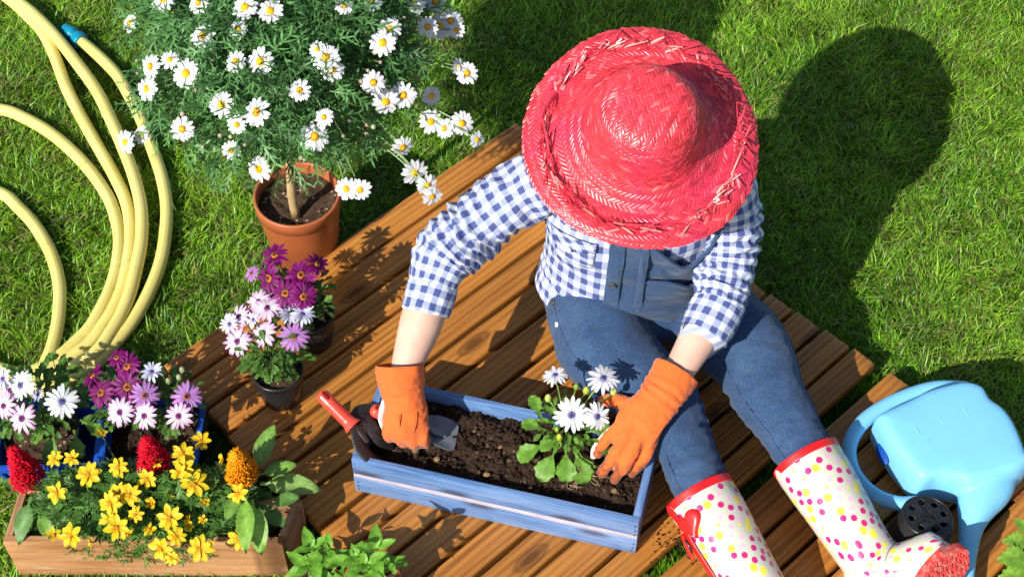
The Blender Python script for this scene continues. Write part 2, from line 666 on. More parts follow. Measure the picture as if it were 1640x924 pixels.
M['plume'] = leafy('celosia_plume', 0.42, 0.6, 0.2, 500, 0.2, 0.3)
M['grass'] = leafy('grass_blades', 0.38, 0.42, 0.45, 6, 0.25, 0.0)


def soil_mat(name, c1, c2, fleck):
    m, N, L, b = nodes_of(name)
    v = coords(N, L)
    f = noise(N, L, v, 120, 6, 0.7)
    c = ramp(N, L, f, [(0.3, c1), (0.7, c2)])
    vo = N.new('ShaderNodeTexVoronoi')
    vo.inputs['Scale'].default_value = 130.0
    L.new(v, vo.inputs['Vector'])
    sel = math_(N, L, 'MULTIPLY', math_(N, L, 'LESS_THAN', vo.outputs['Color'], 0.27), math_(N, L, 'LESS_THAN', vo.outputs['Distance'], 0.36))
    c = mix(N, L, sel, c, fleck)
    L.new(c, b.inputs['Base Color'])
    setp(b, 0.95, 0.15)
    n1 = bump(N, L, b, noise(N, L, v, 420, 4, 0.7), 0.9, 0.003)
    bump(N, L, b, noise(N, L, v, 130, 3, 0.6), 0.7, 0.006, n1)
    return m


M['soil'] = soil_mat('dark_potting_soil', (0.018, 0.0095, 0.0055), (0.062, 0.035, 0.021), (0.13, 0.085, 0.055))
M['soil_pale'] = soil_mat('pebbly_potting_soil', (0.035, 0.021, 0.012), (0.12, 0.075, 0.045), (0.42, 0.32, 0.21))


def ground_mat():
    m, N, L, b = nodes_of('lawn_ground')
    v = coords(N, L)
    f = noise(N, L, v, 40, 5, 0.7)
    c = ramp(N, L, f, [(0.3, (0.028, 0.040, 0.007)), (0.55, (0.060, 0.095, 0.012)), (0.8, (0.13, 0.13, 0.035))])
    L.new(c, b.inputs['Base Color'])
    setp(b, 0.95, 0.1)
    bump(N, L, b, f, 0.8, 0.01)
    return m


M['ground'] = ground_mat()


def blue_paint():
    m, N, L, b = nodes_of('streaky_blue_paint')
    # object coordinates: x runs along the board
    f = noise(N, L, coords(N, L, 'Object', (2.6, 42, 42), True), 1.0, 6, 0.72, 0.8)
    f2 = noise(N, L, coords(N, L, 'Object', (7, 190, 190), True), 1.0, 4, 0.7)
    f = math_(N, L, 'ADD', math_(N, L, 'MULTIPLY', f, 0.66), math_(N, L, 'MULTIPLY', f2, 0.34))
    c = ramp(N, L, f, [(0.33, (0.035, 0.085, 0.20)), (0.45, (0.085, 0.175, 0.37)), (0.55, (0.155, 0.26, 0.47)), (0.68, (0.30, 0.39, 0.57))])
    g = noise(N, L, coords(N, L, 'Object', (5, 26, 26), True), 1.0, 4, 0.7)
    c = mix(N, L, ramp(N, L, g, [(0.6, 0.0), (0.8, 0.55)]), c, (0.16, 0.19, 0.30))
    kv = coords(N, L, 'Object', (6, 0.01, 20), True)
    vo = N.new('ShaderNodeTexVoronoi')
    vo.voronoi_dimensions = '2D'
    sx_ = N.new('ShaderNodeSeparateXYZ'); cx_ = N.new('ShaderNodeCombineXYZ')
    L.new(kv, sx_.inputs[0]); L.new(sx_.outputs[0], cx_.inputs[0]); L.new(sx_.outputs[2], cx_.inputs[1])
    L.new(cx_.outputs[0], vo.inputs['Vector'])
    vo.inputs['Scale'].default_value = 1.0
    kf = math_(N, L, 'MULTIPLY', math_(N, L, 'LESS_THAN', vo.outputs['Color'], 0.38), ramp(N, L, vo.outputs['Distance'], [(0.08, 0.85), (0.22, 0.0)]))
    c = mix(N, L, kf, c, (0.05, 0.055, 0.09))
    L.new(c, b.inputs['Base Color'])
    setp(b, 0.42, 0.45)
    bump(N, L, b, f, 0.3, 0.001)
    return m


M['blue_paint'] = blue_paint()
M['pink_paint'] = simple('pale_pink_paint', (0.36, 0.34, 0.43), (0.58, 0.48, 0.49), 30, 0.55, 0.3, 0.2)


def hose_mat():
    m, N, L, b = nodes_of('yellow_hose_rubber')
    v = coords(N, L)
    c = ramp(N, L, noise(N, L, v, 12, 4), [(0.3, (0.68, 0.57, 0.145)), (0.7, (0.76, 0.66, 0.20))])
    d = noise(N, L, v, 35, 6, 0.75)
    c = mix(N, L, ramp(N, L, d, [(0.58, 0.0), (0.74, 0.6)]), c, (0.40, 0.34, 0.13))
    L.new(c, b.inputs['Base Color'])
    setp(b, 0.42, 0.4)
    w = N.new('ShaderNodeTexWave')
    w.wave_type = 'BANDS'; w.bands_direction = 'Y'
    w.inputs['Scale'].default_value = 55.0
    w.inputs['Distortion'].default_value = 0.0
    tc = N.new('ShaderNodeTexCoord')
    L.new(tc.outputs['UV'], w.inputs['Vector'])
    bump(N, L, b, w.outputs['Fac'], 0.12, 0.001)
    return m


M['hose'] = hose_mat()


def denim(name='blue_denim'):
    m, N, L, b = nodes_of(name)
    v = coords(N, L)
    fine = noise(N, L, v, 900, 2, 0.7)
    mid = noise(N, L, v, 260, 4, 0.7)
    big = noise(N, L, v, 22, 3)
    f = math_(N, L, 'ADD', math_(N, L, 'MULTIPLY', fine, 0.5), math_(N, L, 'MULTIPLY', mid, 0.5))
    c = ramp(N, L, f, [(0.30, (0.014, 0.034, 0.082)), (0.5, (0.028, 0.062, 0.136)), (0.72, (0.070, 0.122, 0.22))])
    c = mix(N, L, 0.5, c, ramp(N, L, big, [(0.3, 0.8), (0.7, 1.15)]), 'MULTIPLY')
    fd = noise(N, L, v, 13, 5, .65)
    c = mix(N, L, ramp(N, L, fd, [(0.50, 0.0), (0.74, 0.28)]), c, (0.11, 0.185, 0.31))
    sp = noise(N, L, v, 650, 1)
    c = mix(N, L, ramp(N, L, sp, [(0.78, 0.0), (0.82, 0.35)]), c, (0.42, 0.48, 0.58))
    L.new(c, b.inputs['Base Color'])
    setp(b, 0.9, 0.15)
    b.inputs['Sheen Weight'].default_value = 0.15
    bump(N, L, b, f, 0.4, 0.0015)
    return m


M['denim'] = denim()


def gingham():
    m, N, L, b = nodes_of('blue_white_gingham')
    tc = N.new('ShaderNodeTexCoord')
    wv = N.new('ShaderNodeVectorMath'); wv.operation = 'ADD'
    nt = N.new('ShaderNodeTexNoise'); nt.inputs['Scale'].default_value = 0.25; nt.inputs['Detail'].default_value = 2
    L.new(tc.outputs['UV'], nt.inputs['Vector'])
    sc = N.new('ShaderNodeVectorMath'); sc.operation = 'SCALE'; sc.inputs['Scale'].default_value = 0.55
    L.new(nt.outputs['Color'], sc.inputs[0])
    L.new(tc.outputs['UV'], wv.inputs[0]); L.new(sc.outputs[0], wv.inputs[1])
    sp = N.new('ShaderNodeSeparateXYZ')
    L.new(wv.outputs[0], sp.inputs[0])
    s = []
    for k in (0, 1):
        fr = math_(N, L, 'FRACT', math_(N, L, 'ADD', sp.outputs[k], 50.0))
        tri = math_(N, L, 'ABSOLUTE', math_(N, L, 'SUBTRACT', fr, 0.5))
        s.append(ramp(N, L, tri, [(0.235, 0.0), (0.265, 1.0)]))
    t = math_(N, L, 'MULTIPLY', math_(N, L, 'ADD', s[0], s[1]), 0.5)
    c = ramp(N, L, t, [(0.0, (0.75, 0.76, 0.79)), (0.5, (0.345, 0.395, 0.575)), (1.0, (0.078, 0.098, 0.265))])
    v = coords(N, L)
    f = noise(N, L, v, 700, 2)
    c = mix(N, L, 0.5, c, ramp(N, L, f, [(0.3, 0.85), (0.7, 1.1)]), 'MULTIPLY')
    L.new(c, b.inputs['Base Color'])
    setp(b, 0.85, 0.15)
    bump(N, L, b, f, 0.15, 0.0008)
    t2 = N.new('ShaderNodeBsdfTranslucent')
    L.new(c, t2.inputs['Color'])
    ms = N.new('ShaderNodeMixShader'); ms.inputs[0].default_value = 0.12
    L.new(b.outputs[0], ms.inputs[1]); L.new(t2.outputs[0], ms.inputs[2])
    L.new(ms.outputs[0], N['Material Output'].inputs['Surface'])
    return m


M['gingham'] = gingham()


def glove_fabric():
    m, N, L, b = nodes_of('orange_glove_cotton')
    v = coords(N, L)
    f = noise(N, L, v, 800, 3, 0.7)
    big = noise(N, L, v, 30, 4)
    c = ramp(N, L, f, [(0.3, (0.62, 0.100, 0.016)), (0.7, (0.82, 0.175, 0.038))])
    c = mix(N, L, 0.6, c, ramp(N, L, big, [(0.3, 0.82), (0.7, 1.08)]), 'MULTIPLY')
    L.new(c, b.inputs['Base Color'])
    sz_ = N.new('ShaderNodeSeparateXYZ'); L.new(v, sz_.inputs[0])
    tipf = math_(N, L, 'ADD', math_(N, L, 'MULTIPLY', sz_.outputs[2], 14.0), math_(N, L, 'MULTIPLY', noise(N, L, v, 90, 5, 0.75), 1.3))
    c = mix(N, L, ramp(N, L, math_(N, L, 'ADD', tipf, 0.55), [(0.06, 0.72), (0.30, 0.0)]), c, (0.075, 0.036, 0.020))
    dz = noise(N, L, v, 60, 6, 0.75)
    c = mix(N, L, ramp(N, L, dz, [(0.57, 0.0), (0.78, 0.6)]), c, (0.20, 0.055, 0.02))
    L.new(c, b.inputs['Base Color'])
    setp(b, 0.9, 0.15)
    b.inputs['Sheen Weight'].default_value = 0.2
    n1 = bump(N, L, b, f, 0.4, 0.001)
    bump(N, L, b, noise(N, L, v, 70, 3), 0.5, 0.004, n1)
    return m


M['glove'] = glove_fabric()


def polka():
    """White rubber with round printed dots: magenta, yellow, pale pink; UV in metres along and round the shaft."""
    m, N, L, b = nodes_of('polka_dot_rubber')
    tc = N.new('ShaderNodeTexCoord')
    col = None
    base = (0.60, 0.58, 0.46)
    c = None
    cell = 0.0208
    mp = N.new('ShaderNodeMapping')
    mp.inputs['Scale'].default_value = (1 / cell, 1 / cell, 1)
    mp.inputs['Rotation'].default_value = (0, 0, 0.5)
    L.new(tc.outputs['UV'], mp.inputs['Vector'])
    vo = N.new('ShaderNodeTexVoronoi')
    vo.voronoi_dimensions = '2D'
    vo.inputs['Scale'].default_value = 1.25
    vo.inputs['Randomness'].default_value = 0.42
    L.new(mp.outputs[0], vo.inputs['Vector'])
    sp = N.new('ShaderNodeSeparateColor')
    L.new(vo.outputs['Color'], sp.inputs[0])
    k = ramp(N, L, sp.outputs[0], [(0.0, (0.60, 0.022, 0.17)), (0.40, (0.80, 0.46, 0.54)), (0.66, (0.86, 0.70, 0.060)), (0.86, (0.84, 0.68, 0.10))], 'CONSTANT')
    rr = ramp(N, L, sp.outputs[0], [(0.0, 0.315), (0.40, 0.285), (0.66, 0.375), (0.86, 0.165)], 'CONSTANT')
    inside = math_(N, L, 'LESS_THAN', vo.outputs['Distance'], rr)
    c = mix(N, L, inside, base, k)
    v = coords(N, L)
    d = noise(N, L, v, 45, 5, 0.7)
    c = mix(N, L, ramp(N, L, d, [(0.60, 0.0), (0.8, 0.35)]), c, (0.45, 0.41, 0.28))
    L.new(c, b.inputs['Base Color'])
    setp(b, 0.27, 0.5)
    bump(N, L, b, noise(N, L, v, 40, 3), 0.08, 0.003)
    return m


M['polka'] = polka()


def straw():
    m, N, L, b = nodes_of('red_straw')
    a = N.new('ShaderNodeAttribute'); a.attribute_name = 'col'
    v = coords(N, L)
    f = noise(N, L, v, 500, 3, 0.7)
    L.new(mix(N, L, 0.5, a.outputs['Color'], ramp(N, L, f, [(0.3, 0.8), (0.7, 1.15)]), 'MULTIPLY'), b.inputs['Base Color'])
    setp(b, 0.31, 0.55)
    bump(N, L, b, f, 0.15, 0.0008)
    return m


M['straw'] = straw()

# ================================================================== the setting: lawn, grass, deck
AZ = radians(43.0)
U2 = np.array([cos(AZ), sin(AZ)])            # along the boards
W2 = np.array([sin(AZ), -cos(AZ)])           # across them, towards the lower right


def dk(t, n, z=0.0):
    p = U2 * t + W2 * n
    return np.array([p[0], p[1], z])


g = 30.0
xs = np.concatenate([[-g, -8, -3], np.linspace(-1.8, 1.8, 73), [3, 8, g]])
X, Y = np.meshgrid(xs, xs + 0.2, indexing='ij')
Z = fbm(np.column_stack([X.ravel() * 9, Y.ravel() * 9, 0 * X.ravel()]), 3, 3) * 0.004 - 0.006
k = len(xs)
F = np.array([(i * k + j, (i + 1) * k + j, (i + 1) * k + j + 1, i * k + j + 1) for i in range(k - 1) for j in range(k - 1)])
lawn = obj('lawn', np.column_stack([X.ravel(), Y.ravel(), Z]), F, M['ground'])
tag(lawn, 'trimmed green lawn round the timber deck', kind='structure')

BOARDS = [(-.305, -.250), (-.243, -.179), (-.171, -.112), (-.105, -.049), (-.041, .013), (.021, .076), (.084, .1445), (.1535, .210), (.217, .2685),
          (.276, .331), (.339, .391), (.399, .454), (.461, .518), (.526, .575),
          (.603, .667), (.674, .726), (.734, .790), (.797, .850), (.857, .912), (.920, .980), (.988, 1.043), (1.05, 1.11)]


def right_end(n):
    return 0.29 + (n + 0.305) * 0.088


deck = thing('wooden_deck', 'brown stained timber deck of narrow boards lying on the lawn', 'deck', dk(-0.1, 0.3, 0.0))
TH = 0.024
for bi, (n0, n1) in enumerate(BOARDS):
    rr = random.Random(bi)
    t0 = -0.585 + rr.uniform(-.004, .004)
    t1 = right_end((n0 + n1) / 2) + rr.uniform(-.004, .004)
    w, Ln = n1 - n0, t1 - t0
    mid = dk((t0 + t1) / 2, (n0 + n1) / 2, DECK)
    # cross-section: rounded edges and shallow weathered grooves
    c = 0.0045
    prof = [(-w / 2, -TH), (-w / 2, -c)] + [(-w / 2 + c * (1 - cos(a)), -c + c * sin(a)) for a in (0.5, 1.05)]
    grooved = bi in (2, 3, 9, 10, 11, 12, 13, 14, 15, 16)
    ng = rr.choice((5, 6)) if grooved else 3
    depth = rr.uniform(.0007, .0013) if grooved else 0.00035
    ys = np.linspace(-w / 2 + c, w / 2 - c, ng * 6 + 1)
    for q, y in enumerate(ys):
        ph = (q / 6.0) % 1.0
        prof.append((y, -depth * max(0.0, 1 - abs(ph - 0.5) * 5.0) if 0 < q < len(ys) - 1 else 0.0))
    prof += [(w / 2 - c * (1 - cos(a)), -c + c * sin(a)) for a in (1.05, 0.5)] + [(w / 2, -c), (w / 2, -TH)]
    prof = np.array(prof)
    m = len(prof)
    ex = 0.004
    st = np.concatenate([[-Ln / 2, -Ln / 2 + ex * 0.3, -Ln / 2 + ex], np.linspace(-Ln / 2 + 0.03, Ln / 2 - 0.03, 34), [Ln / 2 - ex, Ln / 2 - ex * 0.3, Ln / 2]])
    drop = np.array([0.0035, 0.0012, 0] + [0] * 34 + [0, 0.0012, 0.0035])
    V = []
    for s, d in zip(st, drop):
        wobx = fbm(np.array([[s * 14, bi * 3.1, 0.0]]), 2, 11)[0] * 0.0007
        for y, z in prof:
            V.append((s, y + wobx, z - (d if z > -TH * 0.6 else 0)))
    V = np.array(V)
    V[:, 2] += fbm(np.column_stack([V[:, 0] * 9, V[:, 1] * 40, np.full(len(V), bi * 2.0)]), 2, 5) * 0.0006
    V[:, 0] += (np.abs(V[:, 0]) > Ln / 2 - 0.02) * fbm(np.column_stack([V[:, 1] * 160, np.full(len(V), bi * 1.0), V[:, 0] * 2]), 2, 9) * 0.0012
    F = []
    ns = len(st)
    for i in range(ns - 1):
        for j in range(m):
            F.append((i * m + j, (i + 1) * m + j, (i + 1) * m + (j + 1) % m, i * m + (j + 1) % m))
    F.append(tuple(range(m)))
    F.append(tuple((ns - 1) * m + j for j in reversed(range(m))))
    o = link('plank', new_mesh('plank', V, F, M['deck']), deck, Vector(mid) - deck.location)
    o.rotation_euler = (0, 0, AZ)
    try:
        o.data.set_sharp_from_angle(angle=radians(45))
    except Exception:
        pass
for (na, nb) in ((-.30, .572), (.606, 1.10)):
    for tt in (-0.555, -0.1, 0.0):
        t_ = tt if tt else right_end((na + nb) / 2) - 0.035
        c4 = [dk(t_ - .02, na), dk(t_ + .02, na), dk(t_ + .02, nb), dk(t_ - .02, nb)]
        V, F = hexa([p + [0, 0, -0.004] for p in c4], [p + [0, 0, DECK - TH - 0.0008] for p in c4])
        bevelled('joist', V, F, M['joist'], deck, 0.003, 2)


# ------------------------------------------------------------------ grass
def blades(P, hgt, wid, lean, col, seed):
    """One joined mesh of bent blades: five vertices each, a quad (as two triangles) and a tip."""
    r = np.random.default_rng(seed)
    k = len(P)
    a = r.uniform(0, 2 * pi, k)
    side = np.column_stack([np.cos(a), np.sin(a), 0 * a]) * wid[:, None]
    up = np.column_stack([0 * a, 0 * a, hgt])
    m1 = P + lean * 0.35 + up * 0.62
    tip = P + lean + up
    V = np.stack([P - side * 0.8, P + side * 0.8, m1 + side * 0.75, m1 - side * 0.75, tip], axis=1)
    F = np.array([(0, 1, 2), (0, 2, 3), (3, 2, 4)])
    F = (F[None] + (np.arange(k) * 5)[:, None, None]).reshape(-1, 3)
    shade = np.array([0.55, 0.55, 1, 1, 1.1])
    C = np.repeat(col[:, None, :], 5, axis=1) * 1.0
    C[:, :2] = C[:, :2] * 0.7 + np.array([0.09, 0.085, 0.03]) * 0.3     # foot of each blade mixed towards a dull olive brown
    return V.reshape(-1, 3), F, C.reshape(-1, 3)


def lawn_points(n, seed):
    r = np.random.default_rng(seed)
    P = np.column_stack([r.uniform(-1.32, 1.42, n), r.uniform(-0.95, 1.42, n)])
    # keep what the photograph's view (plus a margin) can see
    d = np.column_stack([P, np.zeros(n)]) - np.array(CAMPOS)
    dep = d @ np.array(FW)
    px = d @ np.array(RT) / dep * FPX
    py = d @ np.array(UP) / dep * FPX
    keep = (np.abs(px) < 1010) & (np.abs(py) < 640)
    return P[keep]


def deck_state(P):
    t, n = P @ U2, P @ W2
    inside = (t > -0.59) & (t < right_end(n) + 0.0) & (n > -0.307) & (n < 1.12)
    gap = np.zeros(len(P), bool)
    for (a0, a1), (b0, b1) in zip(BOARDS[:-1], BOARDS[1:]):
        gap |= (n > a1 + 0.0008) & (n < b0 - 0.0008)
    return inside, gap


P = lawn_points(680000, 1)
ins, gap = deck_state(P)
rg = np.random.default_rng(3)
gapn = vnoise(np.column_stack([P * 22, 0 * P[:, 0]]), 8)
tn = P @ W2
wide = (tn > .575) & (tn < .603)
keep = ~ins | (gap & ((gapn > 0.12) | wide))
P, ins, gap = P[keep], ins[keep], gap[keep]
n = len(P)
patch = fbm(np.column_stack([P * 3.2, np.zeros(n)]), 3, 21)
clump = fbm(np.column_stack([P * 34, np.zeros(n)]), 2, 22)
ang = fbm(np.column_stack([P * 16, np.zeros(n)]), 2, 23) * 3.0 + rg.normal(0, 1.35, n) + 0.9
hgt = rg.gamma(5, 0.0025, n) * (1 + 0.22 * clump)
hgt = np.clip(hgt, 0.007, 0.046)
hgt[ins] = np.clip(hgt[ins] * 1.25 + 0.022, 0.03, 0.072)
ll = hgt * rg.uniform(0.3, 1.5, n)
ll[ins] *= 0.22
lean = np.column_stack([np.cos(ang) * ll, np.sin(ang) * ll, 0 * ll])
wid = rg.uniform(0.0007, 0.0019, n)
green = np.array([0.150, 0.355, 0.012]); bright = np.array([0.37, 0.62, 0.040]); deep = np.array([0.042, 0.165, 0.016]); strawc = np.array([0.46, 0.36, 0.15])
u = np.clip(0.55 + 0.30 * patch + 0.11 * clump + rg.normal(0, 0.27, n), 0, 1)[:, None]
col = np.where(u < 0.5, deep + (green - deep) * u * 2, green + (bright - green) * (u * 2 - 1))
brown = fbm(np.column_stack([P * 7.0, np.full(n, 3.3)]), 3, 26)
dry = rg.random(n) < np.clip(0.07 + 0.45 * np.clip(brown - .25, 0, 1) + 0.07 * (clump < -0.5), 0, .6)
col[dry] = strawc * rg.uniform(0.6, 1.1, dry.sum())[:, None]
lean[dry] *= 1.4
hgt[dry] *= 0.6
P3 = np.column_stack([P, np.full(n, -0.006)])
V, F, C = blades(P3, hgt, wid, lean, col, 5)
grass = obj('grass', V, F, M['grass'], None, True, None, C, 'stuff')
tag(grass, 'short sunlit green grass blades growing over the lawn and between the boards')
# the lawn goes on round the view with somewhat coarser blades
n = 240000
P = np.column_stack([rg.uniform(-3.2, 3.4, n), rg.uniform(-1.7, 4.2, n)])
d = np.column_stack([P, np.zeros(n)]) - np.array(CAMPOS)
dep = d @ np.array(FW)
vis = (dep > .1) & (np.abs(d @ np.array(RT) / dep * FPX) < 1000) & (np.abs(d @ np.array(UP) / dep * FPX) < 630) & (P[:, 0] > -1.32) & (P[:, 0] < 1.42) & (P[:, 1] > -.95) & (P[:, 1] < 1.42)
P = P[~vis & ~deck_state(P)[0]]
n = len(P)
ang = fbm(np.column_stack([P * 16, np.zeros(n)]), 2, 23) * 3.0 + rg.normal(0, 1.35, n) + .9
hgt = np.clip(rg.gamma(5, 0.0030, n), .008, .045)
ll = hgt * rg.uniform(.3, 1.5, n)
u = np.clip(.55 + .3 * fbm(np.column_stack([P * 3.2, np.zeros(n)]), 3, 21) + rg.normal(0, .27, n), 0, 1)[:, None]
col = np.where(u < 0.5, deep + (green - deep) * u * 2, green + (bright - green) * (u * 2 - 1))
V, F, C = blades(np.column_stack([P, np.full(n, -0.006)]), hgt, rg.uniform(.0013, .0032, n), np.column_stack([np.cos(ang) * ll, np.sin(ang) * ll, 0 * ll]), col, 15)
tag(obj('outer_grass', V, F, M['grass'], None, True, None, C, 'stuff'), 'green lawn grass further out, round the deck and the planted pots')
# dead straw thatch lying between the blades
P = lawn_points(70000, 9)
ins, gap = deck_state(P)
P = P[~ins]
n = len(P)
a = rg.uniform(0, 2 * pi, n)
ll = rg.uniform(0.008, 0.03, n)
C = np.array([0.42, 0.36, 0.14]) * rg.uniform(0.45, 1.25, n)[:, None]
V, F, C = blades(np.column_stack([P, rg.uniform(-0.004, 0.004, n)]), rg.uniform(0.0005, 0.006, n), rg.uniform(0.0006, 0.0013, n), np.column_stack([np.cos(a) * ll, np.sin(a) * ll, 0 * a]), C, 6)
tag(obj('dry_grass', V, F, M['grass'], None, True, None, C, 'stuff'), 'dry straw coloured clippings lying low in the lawn')

# ================================================================== garden hose
hose = thing('garden_hose', 'pale yellow garden hose lying in loose loops on the grass', 'hose', at(150, 300))
q = 1 / 1.65
S1 = [(212, 108), (262, 150), (310, 200), (345, 260), (375, 320), (405, 400), (428, 470), (440, 540), (438, 610), (425, 690), (395, 770), (350, 850), (300, 910), (235, 975), (165, 1022)]
S2 = [(10, -50), (45, 0), (92, 40), (150, 100), (205, 170), (255, 240), (290, 310), (325, 390), (355, 470), (373, 550), (374, 630), (362, 700), (338, 790), (298, 870), (235, 945), (160, 1000)]
S3 = [(-50, -50), (20, -5), (75, 45), (115, 90), (145, 150), (175, 230), (215, 310), (260, 390), (305, 470), (335, 540), (345, 610), (340, 680), (320, 770), (280, 850), (215, 925), (150, 985)]
S4 = [(0, 290), (60, 310), (130, 350), (190, 400), (245, 460), (290, 530), (312, 600), (315, 660), (300, 740), (265, 820), (215, 890), (140, 960)]
S5 = [(0, 510), (50, 550), (95, 600), (135, 670), (155, 740), (158, 800), (150, 870), (130, 940), (90, 1010)]
R = 0.0128


def hp(s, z):
    return [tuple(at(x * q, y * q, z)) for x, y in s]


def arc(pts, z=0.016):
    return [tuple(at(x, y, z)) for x, y in pts]


path = hp(S1[:-1], 0.020) + arc([(60, 625), (-60, 600), (-230, 420), (-240, 150), (-130, -60)]) + hp(S2[:-1], 0.030) + arc([(60, 600), (-50, 590), (-260, 380), (-260, 130), (-150, -80)])
path += hp(S3[:-1], 0.017) + arc([(50, 600), (-60, 560), (-250, 420), (-220, 220), (-90, 170)]) + hp(S4[:-1], 0.015) + arc([(50, 595), (-80, 590), (-230, 470), (-180, 320), (-80, 290)]) + hp(S5, 0.013) + arc([(20, 640), (-120, 660), (-320, 560)])
Q = spline(path, 1100)
V, F, uv = sweep(Q, R, 16)
uv = np.column_stack([uv[:, 0], uv[:, 1] / 0.05])
obj('hose_tube', V, F, M['hose'], hose, True, uv)
a, b = np.array(Q[0]), np.array(Q[0]) - (np.array(Q[6]) - np.array(Q[0])) / np.linalg.norm(np.array(Q[6]) - np.array(Q[0]))
dr = b - a
mb = MB()
pr = [(0.000, .0145), (0.001, .0172), (0.004, .0178), (.018, .0174), (.022, .0150), (.0235, .0118), (.0265, .0115), (.0275, .0150), (.034, .0158), (.043, .0152), (.046, .0125), (.060, .012), (.062, .009)]
Pn = np.array([a + dr * (t - 0.006) for t, r in pr])
V, F, uv = sweep(Pn, [r for t, r in pr], 40, None, True, (0, 0, 1), lambda s, th: 0.0006 * np.sign(np.sin(th * 16)) * ((s > .002) & (s < .019) | (s > .0275) & (s < .041)))
mb.add(V, F)
mb.build('connector', M['connector'], hose, colors=False, uvs=False)

# ================================================================== pots, boxes
def pot_profile(rt, rb, h, lip=0.006, th=0.0022, lip_h=0.012):
    return [(rb * 0.15, 0.0), (rb * 0.92, 0.0), (rb, 0.003), (rb + (rt - rb) * 0.82, h - lip_h - 0.003), (rt - lip * 0.75, h - lip_h), (rt - lip * 0.15, h - lip_h + 0.001), (rt, h - 0.004), (rt - 0.0005, h - 0.001),
            (rt - 0.002, h), (rt - th - 0.002, h - 0.0005), (rt - th - 0.003, h - 0.003), (rb + (rt - rb) * 0.8 - th, h - lip_h - 0.01), (rb - th, 0.004), (rb * 0.1, 0.004)]


def make_pot(parent, c, rt, rb, h, mat, soil, depth=0.018, seed=0, holes=False, **kw):
    V, F = lathe(pot_profile(rt, rb, h, **kw), 56, c, 0.006)
    obj('pot', V, F, mat, parent)
    rs = rb + (rt - rb) * (1 - depth / h) - 0.004
    soil_disc('soil', (c[0], c[1], c[2] + h - depth), rs, soil, parent, seed)


def soil_disc(name, c, R, mat, parent, seed=0, amp=0.0035):
    nr, na = 16, 56
    V = [(0, 0, 0)]
    for i in range(1, nr + 1):
        for j in range(na):
            r, a = R * i / nr, 2 * pi * j / na
            V.append((r * cos(a), r * sin(a), 0))
    V = np.array(V)
    V[:, 2] = fbm(V * 70 + seed * 7.7, 4, seed, 0.6) * amp + fbm(V * 260 + seed, 2, seed + 5) * amp * 0.35
    F = [(0, 1 + j, 1 + (j + 1) % na) for j in range(na)]
    for i in range(nr - 1):
        for j in range(na):
            k = (j + 1) % na
            F.append((1 + i * na + j, 1 + (i + 1) * na + j, 1 + (i + 1) * na + k, 1 + i * na + k))
    mb = MB()
    mb.add(V + np.array(c), F)
    rr = random.Random(seed)
    for _ in range(60):
        r, a = R * 0.95 * math.sqrt(rr.random()), rr.uniform(0, 2 * pi)
        s = rr.uniform(0.0008, 0.0028)
        v, f = ellipsoid((c[0] + r * cos(a), c[1] + r * sin(a), c[2] + s * 0.6 + rr.uniform(0, .001)), (s, s * rr.uniform(.6, 1), s * rr.uniform(.5, .9)), None, 6, 4)
        mb.add(v, f)
    return mb.build(name, mat, parent, kind='stuff', colors=False, uvs=False)


# ================================================================== flowers and leaves
def petal_ring(n, R, w, r0, seed, cols, rise=0.15, droop=0.35, tipw=0.75, jit=0.12, notch=False, z0=0.0, twist=0.25, across=3):
    """n petals from radius r0 to R, width w; cols = [(t, rgb), ...] from base to tip. Local z is the flower's axis."""
    rr = random.Random(seed)
    V, F, C = [], [], []
    ts = np.array([0, .22, .48, .72, .9, 1.0])
    prof = np.array([.35, .72, 1.0, 1.0 * (0.5 + tipw / 2), tipw * 0.78, tipw * 0.30])
    ct = [c[0] for c in cols]
    cc = np.array([c[1] for c in cols], float)
    for i in range(n):
        a = 2 * pi * i / n + rr.uniform(-.5, .5) * 2 * pi / n * 0.45
        L = (R - r0) * rr.uniform(1 - jit, 1 + jit * 0.5)
        ww = w * rr.uniform(.85, 1.15)
        ri, dr = rise * rr.uniform(.3, 1.5), droop * rr.uniform(.3, 1.6)
        tw = rr.uniform(-twist, twist)
        zoff = z0 + rr.uniform(0, .0012)
        tone = rr.uniform(.88, 1.06)
        b = len(V)
        for t, p in zip(ts, prof):
            c = np.array([np.interp(t, ct, cc[:, k]) for k in range(3)]) * tone
            for s in np.linspace(-1, 1, across):
                x = r0 + L * t * (1 - (0.05 if abs(s) > .9 and t > .95 else 0))
                y = s * ww * p / 2
                z = zoff + L * (ri * t - dr * t * t) + (abs(s) - 0.5) * ww * 0.16 * (1 - t * .5) + tw * y
                V.append((x * cos(a) - y * sin(a), x * sin(a) + y * cos(a), z))
                C.append(c * (1.0 if abs(s) < .5 else 0.97))
        for q in range(len(ts) - 1):
            for s in range(across - 1):
                k = b + q * across + s
                F.append((k, k + across, k + across + 1, k + 1))
    return np.array(V), F, np.array(C)


def dome(R, h, c_in, c_out, seed=0, nr=6, na=18, rough=0.12):
    V, C = [(0, 0, h)], [c_in]
    for i in range(1, nr + 1):
        t = i / nr
        for j in range(na):
            a = 2 * pi * (j + 0.5 * (i % 2)) / na
            V.append((R * t * cos(a), R * t * sin(a), h * (1 - t ** 2.4)))
            C.append(c_in if t < .55 else c_out)
    V = np.array(V, float)
    V[1:] += fbm(V[1:] * 900 + seed, 1, seed)[:, None] * rough * R * np.array([.3, .3, 1.0])
    F = [(0, 1 + j, 1 + (j + 1) % na) for j in range(na)]
    for i in range(nr - 1):
        for j in range(na):
            k = (j + 1) % na
            F.append((1 + i * na + j, 1 + (i + 1) * na + j, 1 + (i + 1) * na + k, 1 + i * na + k))
    return V, F, np.array(C, float)


